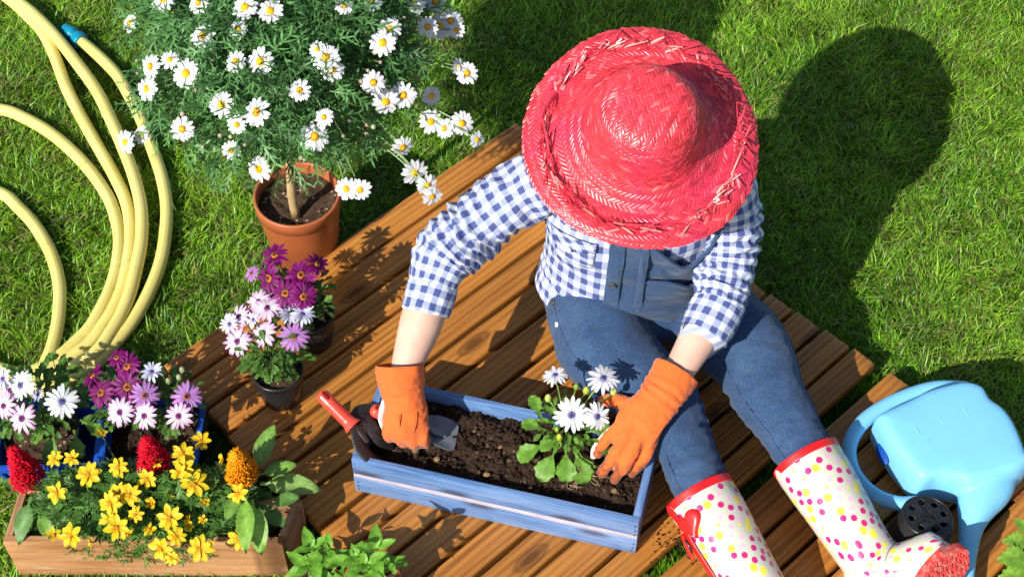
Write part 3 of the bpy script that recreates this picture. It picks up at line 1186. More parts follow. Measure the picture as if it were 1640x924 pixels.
def merge_vfc(*parts):
    V, F, C, n = [], [], [], 0
    for v, f, c in parts:
        V.append(v); C.append(c); F += [tuple(i + n for i in q) for q in f]; n += len(v)
    return np.vstack(V), F, np.vstack(C)


WHITE = (0.80, 0.80, 0.80)
FLOWER = {}


def reg(kind, nvar, petals, disc):
    FLOWER[kind] = []
    for k in range(nvar):
        V, F, C = petals(k)
        pm = new_mesh('flower', V, F, M['petal'], True, None, C)
        V, F, C = disc(k)
        dm = new_mesh('flower_centre', V, F, M['disc'], True, None, C)
        FLOWER[kind].append((pm, dm))


YEL, ORG = (0.78, 0.40, 0.010), (0.62, 0.23, 0.006)
reg('daisy', 5, lambda k: merge_vfc(petal_ring(13 + k % 3, 0.0222, 0.0073, 0.0045, 10 + k, [(0, (.70, .72, .66)), (.3, WHITE), (1, WHITE)], .10, .26, .8),
                                   petal_ring(8, 0.0205, 0.0068, 0.0045, 40 + k, [(0, (.70, .72, .66)), (1, (.76, .77, .79))], .02, .34, .8, z0=-0.0009)),
    lambda k: dome(0.0068, 0.0042, YEL, ORG if k % 2 else YEL, k))
reg('magenta', 4, lambda k: merge_vfc(petal_ring(15, 0.0285, 0.0070, 0.0045, 60 + k, [(0, (.07, .002, .045)), (.35, (.19, .004, .115)), (1, (.28, .010, .20))], .25, .35, .55),
                                     petal_ring(7, 0.026, 0.0062, 0.0045, 80 + k, [(0, (.06, .002, .04)), (1, (.14, .004, .09))], .1, .4, .55, z0=-0.0012)),
    lambda k: merge_vfc(dome(0.0066, 0.0036, (.10, .022, .02), (.48, .17, .012), k, rough=.35)))
reg('mauve', 4, lambda k: petal_ring(16, 0.0285, 0.0066, 0.0045, 100 + k, [(0, (.36, .16, .44)), (.4, (.46, .23, .56)), (1, (.52, .19, .50))], .2, .4, .7),
    lambda k: dome(0.0066, 0.0036, (.05, .012, .03), (.33, .10, .02), k, rough=.3))
reg('pink', 5, lambda k: petal_ring(14 + k % 3, 0.0285, 0.0074, 0.0045, 120 + k, [(0, (.62, .52, .68)), (.25, (.80, .72, .80)), (.65, (.78, .58, .74)), (1, (.66, .26, .56))], .15, .3, .75),
    lambda k: dome(0.0062, 0.0034, (.075, .014, .10), (.22, .04, .13), k, rough=.3))
reg('white', 4, lambda k: petal_ring(17, 0.0285, 0.0070, 0.0045, 140 + k, [(0, (.50, .52, .70)), (.18, (.78, .79, .83)), (1, WHITE)], .12, .3, .8),
    lambda k: dome(0.0062, 0.0034, (.045, .06, .17), (.16, .13, .25), k, rough=.3))
reg('lilac', 3, lambda k: petal_ring(16, 0.027, 0.0064, 0.0045, 160 + k, [(0, (.40, .42, .66)), (.3, (.62, .64, .80)), (1, (.74, .74, .84))], .45, .35, .75),
    lambda k: dome(0.0058, 0.0034, (.05, .04, .16), (.2, .10, .2), k, rough=.3))
YP = [(0, (.62, .33, .004)), (.4, (.80, .56, .012)), (1, (.82, .62, .02))]
reg('bidens', 5, lambda k: merge_vfc(petal_ring(6 + k % 3, 0.0218, 0.0108, 0.002, 180 + k, YP, .28, .3, .62, .14, across=5),
                                    petal_ring(3, 0.0195, 0.0098, 0.002, 200 + k, YP, .45, .35, .85, .12, z0=0.0012, across=5)),
    lambda k: dome(0.0044, 0.0034, (.50, .24, .006), (.40, .15, .004), k, rough=.5))
reg('bidens_small', 3, lambda k: petal_ring(5, 0.0125, 0.0075, 0.002, 220 + k, YP, .9, .3, .8, across=5), lambda k: dome(0.0035, 0.004, (.5, .24, .006), (.4, .15, .004), k))


def flower(kind, parent, pos, nrm, scale=1.0, spin=None, k=None, label=None):
    var = FLOWER[kind]
    k = random.randrange(len(var)) if k is None else k % len(var)
    off = Vector(pos) - world_loc(parent)
    o = link('flower', var[k][0], parent, off)
    q_ = Vector(nrm).normalized().to_track_quat('Z', 'Y') @ Quaternion((0, 0, 1), random.uniform(0, 6.28) if spin is None else spin)
    o.rotation_mode = 'QUATERNION'
    o.rotation_quaternion = q_
    o.scale = (scale,) * 3
    link('flower_centre', var[k][1], o, Vector((0, 0, 0.0006)))
    if label:
        o['label'] = label
    return o


def stems(name, lines, r, parent, mat='leaf_dull', col=(0.11, 0.20, 0.045)):
    mb = MB()
    for pts in lines:
        V, F, uv = sweep(spline(pts, 10), np.linspace(r, r * 0.75, 10), 6)
        mb.add(V, F, np.array(col) * random.uniform(.8, 1.2))
    return mb.build(name, M[mat], parent, kind='stuff', uvs=False)


def stem_to(base, tip, nrm, sag=0.25):
    b, t = np.array(base), np.array(tip)
    n_ = np.array(Vector(nrm).normalized())
    mid = b * .45 + t * .55 + np.array([0, 0, 0.012]) - n_ * np.linalg.norm(t - b) * sag * 0.3
    return [tuple(b), tuple(mid), tuple(t - n_ * 0.001)]


def leaf_mesh(L, W, nseg=6, curl=0.25, fold=0.25, teeth=0, shape='ovate', col=(0.06, 0.14, 0.02), vein=1.15, stalk=0.0, seed=0):
    """Blade along +x with up +z, folded along the midrib. Triangulated: V, F(m,3), C."""
    rr = random.Random(seed)
    V, C = [], []
    m = 5
    for i in range(nseg + 1):
        t = i / nseg
        if shape == 'ovate':
            w = (math.sin(pi * min(1, t ** 0.72)) ** 0.9) if 0 < t < 1 else 0.0
        elif shape == 'lance':
            w = math.sin(pi * t ** 0.8) ** 0.8 if 0 < t < 1 else 0.0
        else:                                            # spatulate: widest near the end
            w = math.sin(pi * t ** 1.7) ** 0.75 if 0 < t < 1 else 0.0
        w = max(w, 0.05 if i < nseg else 0.0)
        if teeth and 0 < t < 1:
            w *= 1 + teeth * (1 if i % 2 else -1)
        for s in (-1, -.5, 0, .5, 1):
            x = stalk + L * t + (L * 0.04 * abs(s) if teeth and i % 2 else 0)
            y = s * W / 2 * w
            z = -curl * L * t * t + fold * abs(y) - 0.35 * fold * y * y / (W + 1e-9) + rr.uniform(-.012, .012) * L * (abs(s) > .2) + (0.02 * L * math.sin(t * 9 + s * 2))
            V.append((x, y, z))
            k = vein if s == 0 else (1.0 if abs(s) < .9 else .95)
            C.append(np.array(col) * k)
    F = []
    for i in range(nseg):
        for j in range(m - 1):
            a = i * m + j
            F += [(a, a + m, a + m + 1), (a, a + m + 1, a + 1)]
    if stalk:
        b = len(V)
        sw = W * 0.05 + 0.0006
        V += [(0, -sw, 0), (0, sw, 0), (stalk * 1.05, sw, .0003), (stalk * 1.05, -sw, .0003)]
        C += [np.array(col) * 1.1] * 4
        F += [(b, b + 1, b + 2), (b, b + 2, b + 3)]
    return np.array(V, float), np.array(F), np.array(C, float)


def feather_leaf(L, lobes, w, col, seed=0, lobe_len=0.3, curl=0.3):
    """Finely divided leaf: narrow midrib and pairs of narrow lobes (triangles)."""
    rr = random.Random(seed)
    V, F, C = [], [], []

    def strip(p0, d, n_, ln, wd, tone):
        b = len(V)
        d = np.array(d); s = np.cross(n_, d); s /= np.linalg.norm(s) + 1e-9
        p0 = np.array(p0)
        for t, k in ((0, .55), (.55, 1.0), (1, .15)):
            c = p0 + d * ln * t + np.array([0, 0, -curl * ln * t * t * .5])
            V.append(c - s * wd * k / 2); V.append(c + s * wd * k / 2)
            C.append(np.array(col) * tone); C.append(np.array(col) * tone)
        for q_ in (0, 2):
            F.extend([(b + q_, b + q_ + 2, b + q_ + 3), (b + q_, b + q_ + 3, b + q_ + 1)])
    n_ = np.array([0, 0, 1.0])
    strip((0, 0, 0), (1, 0, 0), n_, L, w, 1.0)
    for i in range(lobes):
        t = 0.3 + 0.6 * i / max(1, lobes - 1)
        for sd in (-1, 1):
            a = rr.uniform(.5, .9)
            d = (cos(a), sd * sin(a), rr.uniform(-.1, .35))
            strip((L * t, 0, -curl * L * t * t * .5), d, n_, L * lobe_len * (1.25 - .5 * t) * rr.uniform(.8, 1.2), w * 0.9, rr.uniform(.9, 1.12))
    return np.array(V, float), np.array(F), np.array(C, float)


def foliage(name, parent, protos, P, Z, X, S, mat='leaf', tint=(0.8, 1.2), tints=None):
    """Scatter several leaf prototypes as one part (kind stuff)."""
    out = []
    k = len(P)
    which = RNG.integers(0, len(protos), k)
    for i, pr_ in enumerate(protos):
        s = which == i
        if not s.any():
            continue
        T = RNG.uniform(tint[0], tint[1], (s.sum(), 1)) * np.ones((1, 3)) if tints is None else tints[s]
        out.append(scatter(pr_, mats_from(P[s], Z[s], X[s], S[s]), T))
    V, F, C = join(*out)
    return obj(name, V, F, M[mat], parent, True, None, C, 'stuff')


def on_ray(x, y, c, R):
    """Where the sight line through photo pixel (x, y) first meets the ellipsoid (centre c, radii R); else its closest approach at that depth."""
    d = np.array(FW + RT * ((x - 820) / FPX) + UP * ((462 - y) / FPX))
    o = np.array(CAMPOS) - np.array(c)
    R = np.array(R)
    dd, oo = d / R, o / R
    A, B, Cq = dd @ dd, 2 * dd @ oo, oo @ oo - 1
    D = B * B - 4 * A * Cq
    t = (-B - math.sqrt(D)) / (2 * A) if D > 0 else -B / (2 * A)
    return np.array(CAMPOS) + d * t


VIEW = np.array(-FW)
SUNV = np.array(SUN)


def face_dir(out=None, k_out=0.6, k_sun=0.45, k_up=0.3, k_view=0.35, jit=0.3):
    v = SUNV * k_sun + np.array([0, 0, 1.0]) * k_up + VIEW * k_view + RNG.normal(0, jit, 3)
    if out is not None:
        v = v + np.array(out) / (np.linalg.norm(out) + 1e-9) * k_out
    return v / np.linalg.norm(v)


# ================================================================== potted marguerite
pc = np.array(at(475, 310, 0.19)); pc[2] = 0
daisy = thing('potted_daisy_bush', 'large white daisy bush on a bare stem in a terracotta coloured pot on the grass', 'potted plant', pc)
make_pot(daisy, pc, 0.081, 0.060, 0.19, M['terracotta'], M['soil_pale'], 0.026, 3, lip=0.004, lip_h=0.03, th=0.003)
sb = np.array(at(474, 346, 0.162))
cc = np.array([pc[0] + 0.022, pc[1] + 0.005, 0.585])
CR = np.array([0.232, 0.245, 0.150])
V, F, uv = sweep(spline([tuple(sb) + (.0085,), tuple(sb + [0.0, 0.004, .09]) + (.008,), tuple(cc + [0, 0, -0.05]) + (.007,)], 20)[:, :3], np.linspace(.0085, .0065, 20), 12, None, True, (1, 0, 0), lambda s, t: 0.0008 * np.sin(s * 400 + 2 * t) * np.sin(s * 90))
obj('trunk', V, F, M['bark'], daisy)
# branches and feathery foliage
lines = []
nb = 130
dirs = rand_dirs(nb)
dirs[:, 2] = dirs[:, 2] * 0.8 + 0.12
ends = cc + dirs * CR * RNG.uniform(.75, 1.0, (nb, 1))
for e in ends:
    c0 = cc + np.array([0, 0, -0.09]) + RNG.normal(0, .012, 3)
    lines.append([tuple(c0), tuple(c0 * .45 + e * .55 + np.array([0, 0, .02])), tuple(e)])
stems('branches', lines, 0.0019, daisy, 'leaf_dull', (0.10, 0.17, 0.07))
GC = (0.108, 0.262, 0.078)
protos = [feather_leaf(0.046, 3, 0.0037, GC, s, 0.40, .55) for s in range(4)] + [feather_leaf(0.034, 2, 0.0040, GC, s + 9, 0.5, .3) for s in range(3)]
nl = 5400
d = rand_dirs(nl)
d[:, 2] = np.where(d[:, 2] < -.6, -d[:, 2], d[:, 2])
rad = RNG.uniform(0.38, 1.0, nl) ** 0.55
lump = 1 + 0.24 * fbm(d * 3.4, 2, 33)
P = cc + d * CR * (rad * lump)[:, None]
Zd = d * 0.35 + np.array([0, 0, .35]) + RNG.normal(0, .6, (nl, 3))
Xd = d * 1.0 + RNG.normal(0, .55, (nl, 3)) + np.array([0, 0, -.05])
foliage('foliage', daisy, protos, P, Zd, Xd, RNG.uniform(.55, 1.2, nl), 'leaf_fine', (0.50, 1.35))
# the flowers, each where it stands on the crown
FL = [(208, 37), (318, 5), (392, 12), (433, 18), (325, 58), (382, 47), (272, 96), (241, 107), (298, 118), (377, 99), (417, 99), (235, 143), (355, 168), (292, 207), (411, 180), (379, 200), (480, 145), (370, 241), (519, 188),
      (504, 219), (415, 271), (508, 80), (522, 92), (533, 113), (598, 133), (613, 69), (646, 153), (618, 163), (691, 154), (624, 47), (667, 8), (551, 10), (662, 3), (685, 44), (704, 42), (722, 34), (731, 49), (735, 107),
      (748, 118), (690, 195), (712, 206), (740, 198), (645, 236), (664, 277), (684, 296), (692, 315), (555, 303), (577, 304), (764, 224), (226, 216), (201, 228), (262, 0), (595, 2), (697, 5), (440, -14), (520, -20), (600, -30), (350, -28), (680, -22), (478, -45)]
lines = []
for i, (x, y) in enumerate(FL):
    p = on_ray(x, y, cc, CR * (1.05 + 0.05 * random.random()))
    out = (p - cc) / CR ** 2
    nrm = face_dir(out, 0.40, .40, .2, .75, .22)
    if (x, y) in ((208, 37), (684, 296), (692, 315), (764, 224), (735, 107), (645, 236), (664, 277)):
        o_ = out / np.linalg.norm(out)
        nrm = o_ * .9 + np.array([0, 0, .25]) + VIEW * .45 + SUNV * .2
    fl = flower('daisy', daisy, p, nrm, random.choice((.72, .85, .92, 1.0, 1.06)) * random.uniform(.94, 1.06))
    b = cc + (p - cc) * 0.62 + np.array([0, 0, -0.015])
    lines.append(stem_to(b, p, nrm))
stems('flower_stems', lines, 0.0016, daisy, 'leaf_dull', (0.21, 0.33, 0.13))
mb = MB()
for i in range(75):
    dd = rand_dirs(1)[0]
    dd[1] = -abs(dd[1]); dd[2] = dd[2] * .8
    p = cc + dd * CR * RNG.uniform(1.0, 1.1)
    s = RNG.uniform(.0026, .0046)
    v, f = ellipsoid(p, (s, s, s), None, 8, 6)
    mb.add(v, f, np.array([.50, .36, .27]) * RNG.uniform(.7, 1.1) if i % 3 else (.48, .46, .30))
    V, F, uv = sweep(spline([tuple(cc + (p - cc) * .8), tuple(p)], 4), .0008, 5)
    mb.add(V, F, (0.13, .21, .08))
mb.build('buds', M['leaf_dull'], daisy, kind='stuff', uvs=False)

# ================================================================== African daisies in black pots
OST = [leaf_mesh(0.034, 0.013, 8, .3, .3, .16, 'spat', (0.080, 0.175, 0.026), 1.25, .006, s) for s in range(4)]
OSTB = [leaf_mesh(0.040, 0.017, 8, .35, .3, .14, 'spat', (0.13, 0.27, 0.03), 1.2, .006, s) for s in range(4)]


def bushy(parent, c, n, R, h, protos, z0, scale=(.6, 1.15), tint=(.7, 1.3), seed=1, flop=.15):
    """A mound of leaves growing from c: leaves on stems fanning up and out."""
    r = np.random.default_rng(seed)
    a = r.uniform(0, 2 * pi, n)
    t = r.uniform(0, 1, n) ** 0.8
    rr_ = R * np.sqrt(r.uniform(0, 1, n)) * (0.45 + 0.75 * t)
    P = np.column_stack([c[0] + rr_ * np.cos(a), c[1] + rr_ * np.sin(a), z0 + h * t * (1 - 0.35 * (rr_ / R) ** 2)])
    X = np.column_stack([np.cos(a), np.sin(a), 0.55 - flop * 2 * r.uniform(0, 1, n)]) + r.normal(0, .35, (n, 3))
    Z = np.column_stack([-np.cos(a) * .35, -np.sin(a) * .35, np.ones(n)]) + r.normal(0, .3, (n, 3))
    return foliage('foliage', parent, protos, P, Z, X, r.uniform(scale[0], scale[1], n), 'leaf', tint)


def flower_set(parent, base, items, jit=.14, stem_r=.0014, **kw):
    """items: (px, py, z, kind[, scale[, extra normal]])"""
    lines = []
    for it in items:
        x, y, z, kind = it[:4]
        sc_ = it[4] if len(it) > 4 else 1.0
        p = np.array(at(x, y, z))
        out = p - np.array(base)
        out[2] = 0
        nrm = face_dir(out * 8 if np.linalg.norm(out) > 1e-4 else None, kw.get('k_out', .35), .3, .3, .6, jit)
        if len(it) > 5:
            nrm = nrm + np.array(it[5])
        flower(kind, parent, p, nrm, sc_)
        b = np.array(base) + out * .3
        lines.append(stem_to(b, p, nrm, .3))
    stems('flower_stems', lines, stem_r, parent)


# rear pot: magenta flowers
pA = np.array(at(494, 500, DECK + .085)); pA[2] = DECK
rear = thing('potted_african_daisy', 'magenta flowered african daisy in the black pot behind its pale pink neighbour', 'potted plant', pA, 'african daisies in small black pots')
make_pot(rear, pA, 0.047, 0.036, 0.085, M['black_plastic'], M['soil'], 0.014, 11)
bushy(rear, pA + [-.014, .004, 0], 130, .046, .075, OST, DECK + .08, (.5, .85), seed=4)
flower_set(rear, pA + [-.01, 0, .085], [(440, 409, .235, 'magenta', .95), (403, 438, .215, 'mauve', .62), (431, 446, .225, 'magenta', 1.05), (482, 441, .235, 'magenta', 1.08), (508, 423, .245, 'magenta', .88, (.5, .2, 0)), (457, 470, .225, 'magenta', 1.0), (486, 475, .225, 'magenta', 1.0), (391, 503, .18, 'magenta', .6)])
# front pot: pale pink flowers
pB = np.array(at(444, 590, DECK + .085)); pB[2] = DECK
front = thing('potted_african_daisy', 'pale pink flowered african daisy in a small black pot on the deck boards', 'potted plant', pB, 'african daisies in small black pots')
make_pot(front, pB, 0.0455, 0.036, 0.082, M['black_plastic'], M['soil_pale'], 0.012, 12)
bushy(front, pB + [-.010, .014, 0], 150, .042, .062, OST, DECK + .078, (.45, .8), seed=5)
flower_set(front, pB + [-.006, .006, .085], [(428, 494, .21, 'pink', 1.0), (414, 483, .205, 'pink', .85), (383, 507, .195, 'pink', .85), (368, 519, .19, 'lilac', .75), (406, 512, .20, 'lilac', .62), (463, 502, .20, 'lilac', .82), (484, 504, .205, 'lilac', .90),
                                         (421, 534, .19, 'pink', 1.0), (380, 547, .185, 'pink', .95), (470, 539, .195, 'mauve', 1.0), (437, 475, .20, 'pink', .7)])
lv = OSTB[0]
for (x, y, dx, s) in ((437, 583, (-.2, -1, .0), .8), (458, 590, (.6, -.5, .1), .7), (470, 570, (1, -.1, .2), .9), (418, 566, (-.9, -.5, .2), .8)):
    o = link('leaf', new_mesh('leaf', lv[0], lv[1], M['leaf'], True, None, lv[2]), front, Vector(at(x, y, DECK + .082)) - front.location)
    o.rotation_mode = 'QUATERNION'
    o.rotation_quaternion = Vector(dx).to_track_quat('X', 'Z')
    o.scale = (s,) * 3

# ================================================================== two blue plastic crates with potted daisies
def crate(tl, tr, br, bl, h, label, shrink=0.014):
    """Top rim corners given as photo pixels at height h (rear left, rear right, front right, front left)."""
    T = [np.array(at(x, y, h)) for x, y in (tl, tr, br, bl)]
    c = sum(T) / 4
    c0 = np.array([c[0], c[1], 0.0])
    t = thing('plastic_crate', label, 'crate', c0, 'blue plastic flower crates')
    B = []
    for p in T:
        d_ = (p - c); d_[2] = 0
        q_ = c + d_ * (1 - shrink / np.linalg.norm(d_) * 1.5)
        B.append(np.array([q_[0], q_[1], 0.004]))
    th = 0.003
    for i in range(4):
        j = (i + 1) % 4
        e = T[j] - T[i]; e[2] = 0; L = np.linalg.norm(e); e /= L
        nrm = np.array([-e[1], e[0], 0.0])
        if nrm @ (c - T[i]) < 0:
            nrm = -nrm
        lo = lambda p, k: p + nrm * th * k
        b4 = [B[i], B[j], lo(B[j], 1), lo(B[i], 1)]
        m_ = 0.80
        t4 = [B[i] * (1 - m_) + T[i] * m_, B[j] * (1 - m_) + T[j] * m_]
        V, F = hexa(b4, [t4[0], t4[1], lo(t4[1], 1), lo(t4[0], 1)])
        bevelled('side_panel', V, F, M['blue_plastic'], t, 0.0008, 1)
        # rim rail with a slot below it
        ri = [T[i] - nrm * .004 - e * .003 + [0, 0, -.012], T[j] - nrm * .004 + e * .003 + [0, 0, -.012], T[j] + nrm * .006 + e * .003 + [0, 0, -.012], T[i] + nrm * .006 - e * .003 + [0, 0, -.012]]
        if i % 2 == 0:
            V, F = hexa(ri, [p + np.array([0, 0, .012]) for p in ri])
        else:
            V, F = hexa([p + np.array([0, 0, .0006]) for p in ri], [p + np.array([0, 0, .0116]) for p in ri])
        bevelled('rim', V, F, M['blue_plastic'], t, 0.0015, 2)
        nr = 7
        mb = MB()
        for k in range(nr):
            f_ = (k + .5) / nr
            b0, t0 = B[i] * (1 - f_) + B[j] * f_, T[i] * (1 - f_) + T[j] * f_
            t0 = t0 - [0, 0, .0125]
            V, F = hexa([b0 - e * .002 - nrm * .003, b0 + e * .002 - nrm * .003, b0 + e * .002 - nrm * .0002, b0 - e * .002 - nrm * .0002], [t0 - e * .002 - nrm * .003, t0 + e * .002 - nrm * .003, t0 + e * .002 + nrm * .001, t0 - e * .002 + nrm * .001])
            mb.add(V, F)
        mb.build('ribs', M['blue_plastic'], t, False, 'stuff', False, False)
    V, F = hexa([p + np.array([0, 0, -.002]) for p in B], [p + np.array([0, 0, .0015]) for p in B])
    bevelled('base', V, F, M['blue_plastic'], t, 0.0006, 1)
    return t


HC = 0.10
crate((-2, 640), (166, 640), (154, 744), (-14, 750), HC, 'blue plastic crate at the left edge holding the white and lilac african daisies')
crate((172, 638), (326, 646), (312, 742), (160, 744), HC, 'blue plastic crate beside the deck holding the magenta and pink african daisies')
pC = np.array(at(66, 690, .09)); pC[2] = 0.012
w = thing('potted_african_daisy', 'african daisy with pure white and lilac flowers in the left blue crate', 'potted plant', pC, 'african daisies in the blue crates')
make_pot(w, pC, 0.066, 0.05, 0.078, M['black_plastic'], M['soil_pale'], 0.012, 21)
bushy(w, pC + [-.005, .045, 0], 230, .066, .075, OST, .085, (.55, .95), seed=7)
flower_set(w, pC + [0, .01, .08], [(99, 643, .165, 'white', 1.08), (33, 617, .18, 'white', .98), (5, 607, .18, 'lilac', .8), (6, 650, .165, 'pink', .9), (35, 670, .155, 'pink', 1.0), (16, 625, .17, 'pink', .8), (60, 632, .15, 'lilac', .5)])
for (x, y, dx, s, z) in ((88, 690, (-.1, -1, -.2), 1.15, .12), (118, 688, (.35, -1, -.1), 1.1, .125), (113, 706, (.1, -1, -.35), 1.25, .11), (80, 676, (-.5, -.8, .1), 1.0, .13), (128, 672, (.8, -.5, .1), 1.1, .13)):
    o = link('leaf', new_mesh('leaf', OSTB[1][0], OSTB[1][1], M['leaf'], True, None, OSTB[1][2]), w, Vector(at(x, y, z)) - w.location)
    o.rotation_mode = 'QUATERNION'
    o.rotation_quaternion = Vector(dx).to_track_quat('X', 'Z')
    o.scale = (s, s * 1.25, s)
pD = np.array(at(205, 700, .085)); pD[2] = 0.012
mg = thing('potted_african_daisy', 'african daisy with deep magenta flowers at the back of the right blue crate', 'potted plant', pD, 'african daisies in the blue crates')
make_pot(mg, pD, 0.046, 0.036, 0.072, M['black_plastic'], M['soil'], 0.016, 22)
bushy(mg, pD + [-.010, .050, 0], 130, .046, .07, OST, .09, (.5, .85), seed=8)
flower_set(mg, pD + [0, .03, .08], [(187, 573, .20, 'magenta', .68), (204, 587, .195, 'magenta', .98), (149, 602, .18, 'magenta', .88, (-.5, .3, .3)), (162, 629, .175, 'magenta', 1.0), (204, 620, .185, 'magenta', 1.05), (232, 633, .18, 'mauve', .95), (243, 596, .19, 'lilac', .8), (197, 571, .19, 'magenta', .5),
                                   (192, 660, .165, 'pink', .95)])
pE = np.array(at(285, 690, .09)); pE[2] = 0.012
pk = thing('potted_african_daisy', 'african daisy with pale pink flowers at the right end of the right blue crate', 'potted plant', pE, 'african daisies in the blue crates')
make_pot(pk, pE, 0.048, 0.037, 0.08, M['black_plastic'], M['soil_pale'], 0.01, 23)
bushy(pk, pE + [-.018, .040, 0], 130, .046, .07, OST, .09, (.5, .85), seed=9)
flower_set(pk, pE + [0, .02, .08], [(231, 666, .165, 'pink', .92), (286, 666, .165, 'pink', .92), (299, 635, .175, 'mauve', 1.0)])
mb = MB()
for (x, y) in ((262, 597), (292, 592), (287, 604), (270, 610)):
    p = np.array(at(x, y, .17))
    v, f = ellipsoid(p, (.0055, .0055, .008), None, 8, 6)
    mb.add(v, f, (.30, .33, .16))
    V, F, uv = sweep(spline([tuple(pE + [-.02, .03, .09]), tuple(p)], 6), .0011, 5)
    mb.add(V, F, (.12, .2, .05))
mb.build('buds', M['leaf_dull'], pk, kind='stuff', uvs=False)

# ================================================================== raw timber box with bidens and celosia
HB = 0.12
T = [np.array(at(x, y, HB)) for x, y in ((33, 777), (484, 799), (452, 870), (4, 868))]
cb = sum(T) / 4
box = thing('wooden_planter_box', 'raw timber planter box at lower left crowded with yellow flowers and celosia', 'planter', (cb[0], cb[1], 0))


def board(name, p, q_, thick, z0, z1, mat, parent, inward, w=0.0015, extend=0.0, lean=(0, 0, 0), noise_=0.0006, nscale=9.0, seed=0):
    """Upright board between top points p and q_, thickness towards 'inward'; its mesh axes follow the board (x along it)."""
    p, q_ = np.array(p, float), np.array(q_, float)
    e = q_ - p; e[2] = 0; L = np.linalg.norm(e); e /= L
    nrm = np.array([-e[1], e[0], 0.0])
    if nrm @ np.array(inward) < 0:
        nrm = -nrm
    L0, L1 = -extend, L + extend
    Vl = [(L0, 0, z0), (L1, 0, z0), (L1, thick, z0), (L0, thick, z0), (L0, 0, z1), (L1, 0, z1), (L1, thick, z1), (L0, thick, z1)]
    sgn = 1 if np.cross([0, 0, 1.0], e) @ nrm > 0 else -1
    V = np.array(Vl); V[:, 1] *= sgn
    mid = V.mean(axis=0)
    V2 = V - mid
    F = [(3, 2, 1, 0), (4, 5, 6, 7)] + [(i, (i + 1) % 4, (i + 1) % 4 + 4, i + 4) for i in range(4)]
    o = bevelled(name, V2, F, mat, None, w, 2, 10, noise_, nscale, seed)
    ang_ = math.atan2(e[1], e[0])
    yv = np.array([-e[1], e[0], 0.0])
    wp = np.array([p[0], p[1], 0]) + e * mid[0] + yv * mid[1] + np.array([0, 0, mid[2]]) + np.array(lean)
    o.parent = parent
    o.location = Vector(wp) - world_loc(parent)
    o.rotation_euler = (0, 0, ang_)
    return o


bt = 0.013
board('front_board', T[3], T[2], bt, 0.004, HB, M['pine'], box, T[0] - T[3], 0.0015, 0, seed=1)
board('back_board', T[0], T[1], bt, 0.004, HB, M['pine_weathered'], box, T[3] - T[0], 0.0015, 0, seed=2)
eL = (T[0] - T[3]) / np.linalg.norm(T[0] - T[3]); eR = (T[1] - T[2]) / np.linalg.norm(T[1] - T[2])
board('end_board', T[3] + eL * (bt + .0006), T[0] - eL * (bt + .0006), bt, 0.003, HB - .0005, M['pine_weathered'], box, T[2] - T[3], 0.0015, 0, seed=3)
board('end_board', T[2] + eR * (bt + .0006), T[1] - eR * (bt + .0006), bt, 0.003, HB - .0005, M['pine_weathered'], box, T[3] - T[2], 0.0015, 0, seed=4)
V, F = hexa([p * [1, 1, 0] + (cb - p) * [.06, .08, 0] + [0, 0, .004] for p in T], [p * [1, 1, 0] + (cb - p) * [.06, .08, 0] + [0, 0, .010] for p in T])
bevelled('base_board', V, F, M['pine_weathered'], box, .001, 1)


def tray(cx, cy, wx, wy, ang_, label, parent_group, seed):
    """Square black nursery pot standing inside the box."""
    c = np.array(at(cx, cy, .07)); c[2] = .0115
    t = thing('nursery_pot', label, 'plant pot', c, parent_group)
    ca, sa = cos(ang_), sin(ang_)
    R_ = lambda x, y, z: c + np.array([x * ca - y * sa, x * sa + y * ca, z])
    mb = MB()
    prof = [(.85, 0), (1.0, .056), (1.05, .057), (1.05, .060), (.97, .060), (.95, .057), (.82, .004)]
    ring = [(1, -1), (1, 1), (-1, 1), (-1, -1)]
    pts = []
    for s, z in prof:
        for (a, b) in ring:
            pts.append(R_(a * wx * s, b * wy * s, z))
    F = []
    for i in range(len(prof) - 1):
        for j in range(4):
            k = (j + 1) % 4
            F.append((i * 4 + j, i * 4 + k, (i + 1) * 4 + k, (i + 1) * 4 + j))
    F.append((3, 2, 1, 0))
    obj('wall', np.array(pts), F, M['black_plastic'], t, False)
    n_ = 22
    g = np.linspace(-.94, .94, n_)
    V = np.array([R_(x * wx, y * wy, .048) for x in g for y in g])
    V[:, 2] += fbm(V * 80, 4, seed, .6) * .004
    obj('soil', V, np.array([(i * n_ + j, (i + 1) * n_ + j, (i + 1) * n_ + j + 1, i * n_ + j + 1) for i in range(n_ - 1) for j in range(n_ - 1)]), M['soil_pale'], t, kind='stuff')
    return t


tray(92, 826, .055, .045, .0, 'square black nursery pot of soil in the left end of the timber box', 'black nursery pots in the timber box', 31)
tray(405, 838, .050, .045, .0, 'square black nursery pot of soil in the right end of the timber box', 'black nursery pots in the timber box', 32)
# yellow bidens
bc = np.array(at(238, 812, .12)); bc[2] = .0115
bid = thing('yellow_bidens', 'bushy yellow flowered bidens with finely cut leaves filling the timber box', 'flowering plant', bc)
tb = soil_disc('soil', (bc[0], bc[1], .085), .060, M['soil'], bid, 41)
n = 3600
exx = (T[2] - T[3]) / np.linalg.norm(T[2] - T[3]); eyy = (T[0] - T[3]) / np.linalg.norm(T[0] - T[3])
r = np.random.default_rng(44)
a, t_ = r.uniform(0, 2 * pi, n), r.uniform(0, 1, n) ** .7
rx = np.sqrt(r.uniform(0, 1, n))
su, sv = rx * np.cos(a), rx * np.sin(a)
lum = 1 + .3 * fbm(np.column_stack([su * 4, sv * 4, 0 * su]), 2, 45)
P = bc + exx * (su * .19)[:, None] + eyy * (sv * .055)[:, None] + np.column_stack([0 * t_, 0 * t_, .085 + .095 * t_ * (1 - .55 * rx ** 2) * lum - .03 * (rx > .9)])
